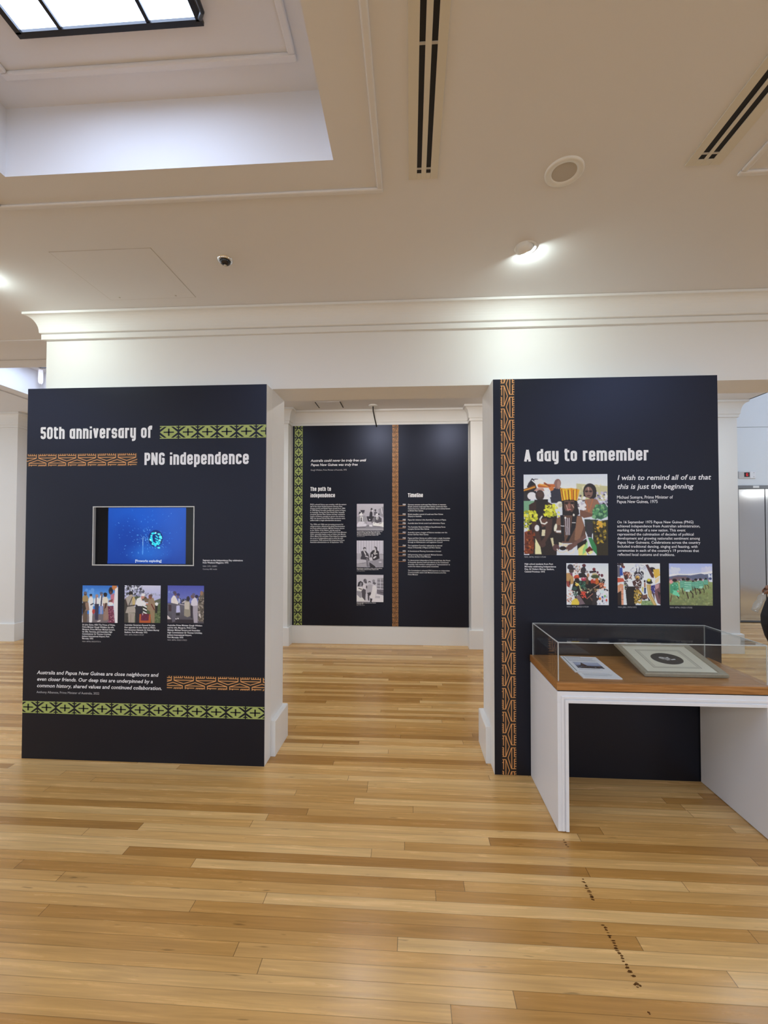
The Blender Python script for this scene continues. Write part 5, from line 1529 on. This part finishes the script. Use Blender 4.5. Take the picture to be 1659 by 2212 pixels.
# lift floor indicator
li = thing('lift_indicator', 'steel floor indicator with a red G above the lift door', 'indicator', (5.572, 7.67, 2.432))
bm = bmesh.new()
box(bm, 0, .275, -.012, 0, 0, .124)
obj('plate', bm, mat('satin_plate', (0.55, 0.54, 0.54), 0.3, 0.5), li, bevel=.006)
obj('display', nbox(.092, .178, -.0145, -.011, .028, .104), BLACK, li)
RED = mat('red_segments', (0.02, 0, 0), 0.4, emit=(0.75, 0.02, 0.03), estr=1.2)
P = []
for s_ in GL['G'][1]:
    P += [[(x * .075 + .118, z * .052 + .040) for x, z in pl_] for pl_ in stroke(s_, .13)]
polys_obj('floor_letter', P, -.0155, li, RED, (0, 0, 0))
obj('bright_end', nbox(.186, .273, -.0135, -.011, .006, .118), mat('bright_plate', (0.8, 0.8, 0.82), 0.25, 0.2), li, bevel=.004)
bm = bmesh.new()
for z in (.028, .098):
    tube(bm, [(.245, -.0135, z), (.245, -.016, z)], .006)
obj('screw', bm, STEELD, li)

# scuff marks worn into the boards
SCUFF = clear_mat('rubbed_grime', (0.42, 0.36, 0.30), 0.03, 0.5)
rr = random.Random(8)
bm = bmesh.new()
def blot(x, y, rx, ry):
    n = 9
    a0 = rr.uniform(0, 6)
    bm.faces.new([bm.verts.new((x + rx * rr.uniform(.5, 1.1) * math.cos(2 * PI * i / n + .0), y + ry * rr.uniform(.5, 1.1) * math.sin(2 * PI * i / n), .0006)) for i in range(n)])
for y0, y1, xa, xb, n in ((1.885, 2.0, .764, .766, 12), (1.575, 1.775, .757, .772, 20), (2.185, 2.25, .766, .770, 4)):
    for i in range(n):
        t_ = (i + rr.random() * .6) / n
        y = y1 + (y0 - y1) * t_
        x = xa + (xb - xa) * t_ + rr.uniform(-.003, .003)
        blot(x, y, rr.uniform(.006, .0125), rr.uniform(.0025, .0055))
for dx, dy, r in ((.773, 1.556, .011), (.781, 1.550, .008), (.765, 1.553, .007), (.77, 1.545, .006), (.764, 1.468, .006), (.766, 1.463, .004), (-.22, 1.86, .003), (.22, 1.64, .003), (.915, 1.885, .003)):
    blot(dx, dy, r, r * .6)
obj('scuff_mark', bm, SCUFF, fl)['label'] = 'trail of dark scuffs across the boards'

# ------------------------------------------------------------------ person walking past beyond the case
SKIN = mat('brown_skin', (0.26, 0.13, 0.085), 0.5)
CLOTH = mat('black_cloth', (0.008, 0.008, 0.011), 0.85, bump=0.3, scale=200)
CLOTH2 = mat('black_trouser_cloth', (0.010, 0.010, 0.014), 0.85, bump=0.3, scale=200)
HAIR = mat('dark_hair', (0.012, 0.009, 0.008), 0.6)
SHOE = mat('black_leather', (0.012, 0.011, 0.011), 0.4)
pe = thing('person', 'person in black clothes walking left at the right edge, holding a clear bottle', 'person', (4.15, 5.06, 0))
PX, PY = 4.15, 5.06
def skin(name, verts, edges, m, parent, sub=2, root=0, dx=.075):
    me = bpy.data.meshes.new(name)
    me.from_pydata([(v[0] - PX + dx, v[1] - PY, v[2]) for v in verts], edges, [])
    o = link(name, me, parent, m)
    md = o.modifiers.new('skin', 'SKIN')
    md.use_smooth_shade = True
    for i, v in enumerate(verts):
        d_ = me.skin_vertices[0].data[i]
        rx = v[3]
        d_.radius = (rx, v[4] if len(v) > 4 else rx)
        d_.use_root = (i == root)
    s_ = o.modifiers.new('subdivision', 'SUBSURF')
    s_.levels = s_.render_levels = sub
    return o
def rings(bm, R, n=20):
    """closed loft of level elliptical rings (x, y, z, rx, ry)"""
    prev = None
    for x, y, z, rx, ry in R:
        cur = [bm.verts.new((x - PX + rx * math.cos(2 * PI * k / n), y - PY + ry * math.sin(2 * PI * k / n), z)) for k in range(n)]
        if prev:
            for k in range(n):
                bm.faces.new((prev[k], prev[(k + 1) % n], cur[(k + 1) % n], cur[k]))
        else:
            bm.faces.new(cur[::-1])
        prev = cur
    bm.faces.new(prev)
def blob(bm, x, y, z, rx, ry, rz, tilt=0):
    m_ = Matrix.Translation((x - PX, y - PY, z)) @ Matrix.Rotation(tilt, 4, 'Y') @ Matrix.Diagonal((rx, ry, rz, 1))
    bmesh.ops.create_uvsphere(bm, u_segments=20, v_segments=14, radius=1, matrix=m_)
def limb(bm, pts, r):
    tube(bm, [(p[0] - PX, p[1] - PY, p[2]) for p in pts], r, 14)
    for p, q in zip(pts, r):
        blob(bm, p[0], p[1], p[2], q, q, q)
def flesh(name, bm, m, vox=.010, it=6):
    bmesh.ops.recalc_face_normals(bm, faces=bm.faces)
    o = obj(name, bm, m, pe, smooth=True)
    r = o.modifiers.new('fuse', 'REMESH')
    r.mode = 'VOXEL'
    r.voxel_size = vox
    r.use_smooth_shade = True
    q = o.modifiers.new('smooth', 'SMOOTH')
    q.iterations = it
    return o
SH, EL, WR = (4.20, 4.905, 1.360), (4.165, 4.87, 1.12), (3.872, 4.88, .985)
SH2, EL2, WR2 = (4.20, 5.215, 1.360), (4.275, 5.265, 1.12), (4.315, 5.245, .91)
HP, KN, AN = (4.225, 5.15, .88), (4.058, 5.16, .52), (4.205, 5.16, .12)
HP2, KN2, AN2 = (4.23, 4.975, .88), (4.31, 4.97, .50), (4.525, 4.97, .14)
bm = bmesh.new()
rings(bm, [(4.225, 5.06, .84, .09, .14), (4.225, 5.06, .95, .10, .15), (4.22, 5.06, 1.08, .088, .13), (4.205, 5.06, 1.22, .10, .145), (4.20, 5.06, 1.33, .10, .155), (4.20, 5.06, 1.41, .075, .12), (4.195, 5.06, 1.45, .055, .065)])
limb(bm, [(4.195, 5.06, 1.42), (4.185, 5.06, 1.50), (4.18, 5.06, 1.55)], [.056, .052, .052])
blob(bm, 4.18, 5.06, 1.615, .098, .076, .105)
blob(bm, 4.135, 5.06, 1.555, .055, .052, .050)
blob(bm, 4.078, 5.06, 1.590, .016, .013, .018)
blob(bm, 4.083, 5.06, 1.612, .010, .009, .024)
for y in (4.983, 5.137):
    blob(bm, 4.185, y, 1.605, .018, .008, .030)
limb(bm, [SH, EL, WR], [.055, .042, .028])
limb(bm, [SH2, EL2, WR2], [.055, .042, .028])
limb(bm, [HP, (4.068, 5.16, .575), (4.066, 5.16, .50), AN], [.085, .060, .056, .038])
limb(bm, [HP2, KN2, AN2], [.085, .056, .038])
flesh('body', bm, SKIN, .008, 4)
bm = bmesh.new()
for y in (5.030, 5.090):
    blob(bm, 4.094, y, 1.622, .011, .013, .009)
obj('eyes', bm, mat('eye_white', (0.6, 0.6, 0.58), 0.3), pe, smooth=True)
bm = bmesh.new()
for y in (5.030, 5.090):
    blob(bm, 4.085, y, 1.622, .004, .006, .006)
obj('irises', bm, RUBBER, pe, smooth=True)
bm = bmesh.new()
blob(bm, 4.085, 5.06, 1.553, .008, .024, .007)
obj('mouth', bm, mat('lips', (0.20, 0.075, 0.06), 0.5), pe, smooth=True)
bm = bmesh.new()
blob(bm, 4.205, 5.06, 1.640, .098, .084, .095)
blob(bm, 4.235, 5.06, 1.575, .066, .074, .070)
flesh('hair', bm, HAIR)
bm = bmesh.new()
rings(bm, [(4.225, 5.06, .80, .128, .182), (4.225, 5.06, .95, .128, .178), (4.22, 5.06, 1.08, .112, .158), (4.205, 5.06, 1.22, .122, .170), (4.20, 5.06, 1.33, .120, .180), (4.20, 5.06, 1.385, .105, .165), (4.20, 5.06, 1.425, .085, .125), (4.195, 5.06, 1.468, .070, .078)])
limb(bm, [SH, EL, (3.905, 4.879, .998)], [.064, .055, .043])
limb(bm, [SH2, EL2, (4.310, 5.246, .945)], [.064, .055, .043])
flesh('jacket', bm, CLOTH)
bm = bmesh.new()
rings(bm, [(4.225, 5.06, .78, .11, .165), (4.225, 5.06, .86, .118, .172), (4.225, 5.06, .97, .112, .160)])
limb(bm, [HP, (4.125, 5.16, .70), (4.068, 5.16, .575), (4.064, 5.16, .50), (4.092, 5.16, .38), (4.192, 5.16, .15)], [.105, .094, .084, .079, .074, .062])
limb(bm, [HP2, KN2, (4.510, 4.97, .165)], [.105, .078, .062])
flesh('trousers', bm, CLOTH2)
for hx, y, z0, tilt in ((4.165, 5.16, .047, .12), (4.475, 4.97, .080, -.55)):
    bm = bmesh.new()
    blob(bm, hx, y, z0, .105, .042, .036, tilt)
    blob(bm, hx + .055, y, z0 + .03, .05, .042, .05, tilt)
    flesh('shoe', bm, SHOE, .007)
def hand(ox, oy, oz, side):
    # palm below the wrist, fingers curled round to the side of the body, thumb at the front
    V = [(ox, oy, oz, .028, .022), (ox - .012, oy, oz - .04, .034, .018), (ox - .02, oy, oz - .07, .034, .016)]
    E_ = [(0, 1), (1, 2)]
    for k, (dx, ln) in enumerate(((.028, .9), (.010, 1.0), (-.008, .95), (-.024, .78))):
        b0 = len(V)
        x = ox - .02 + dx
        V += [(x, oy, oz - .078, .0092), (x - .004, oy + side * .020 * ln, oz - .098, .0088), (x - .002, oy + side * .042 * ln, oz - .090, .0082), (x, oy + side * .040 * ln, oz - .072, .0072)]
        E_ += [(2, b0), (b0, b0 + 1), (b0 + 1, b0 + 2), (b0 + 2, b0 + 3)]
    b0 = len(V)
    V += [(ox - .040, oy + side * .012, oz - .042, .011), (ox - .052, oy + side * .028, oz - .064, .0095), (ox - .044, oy + side * .036, oz - .084, .008)]
    E_ += [(1, b0), (b0, b0 + 1), (b0 + 1, b0 + 2)]
    return skin('hand', V, E_, SKIN, pe, dx=0)
hand(3.852, 4.88, .968, 1)
hand(4.318, 5.24, .89, -1)
# bottle held by the neck
PLASTIC = clear_mat('clear_plastic_bottle', (0.82, 0.85, 0.88), 0.25, 0.05, 0.12)
bt = thing('water_bottle', 'crumpled clear plastic bottle held in the walking person\'s hand', 'bottle', (3.818, 4.903, .885))
bm = bmesh.new()
lathe(bm, [(.011, .03), (.012, .0), (.014, -.02), (.027, -.05), (.030, -.07), (.027, -.085), (.030, -.10), (.026, -.12), (.030, -.14), (.029, -.165), (.024, -.185), (.004, -.180)], n=28)
for v in bm.verts:
    if v.co.z < -.03:
        v.co.x *= 1 + .18 * math.sin(v.co.z * 90)
        v.co.y *= 1 - .15 * math.sin(v.co.z * 70 + 1)
obj('bottle_body', bm, PLASTIC, bt, smooth=True)
bm = bmesh.new()
lathe(bm, [(.014, .022), (.014, .040), (.012, .042), (.001, .042)], n=20)
obj('cap', bm, FIXT, bt, smooth=True)
bt.rotation_euler = (0, math.radians(29), 0)
bt.scale = (1.2, 1.2, 1.25)
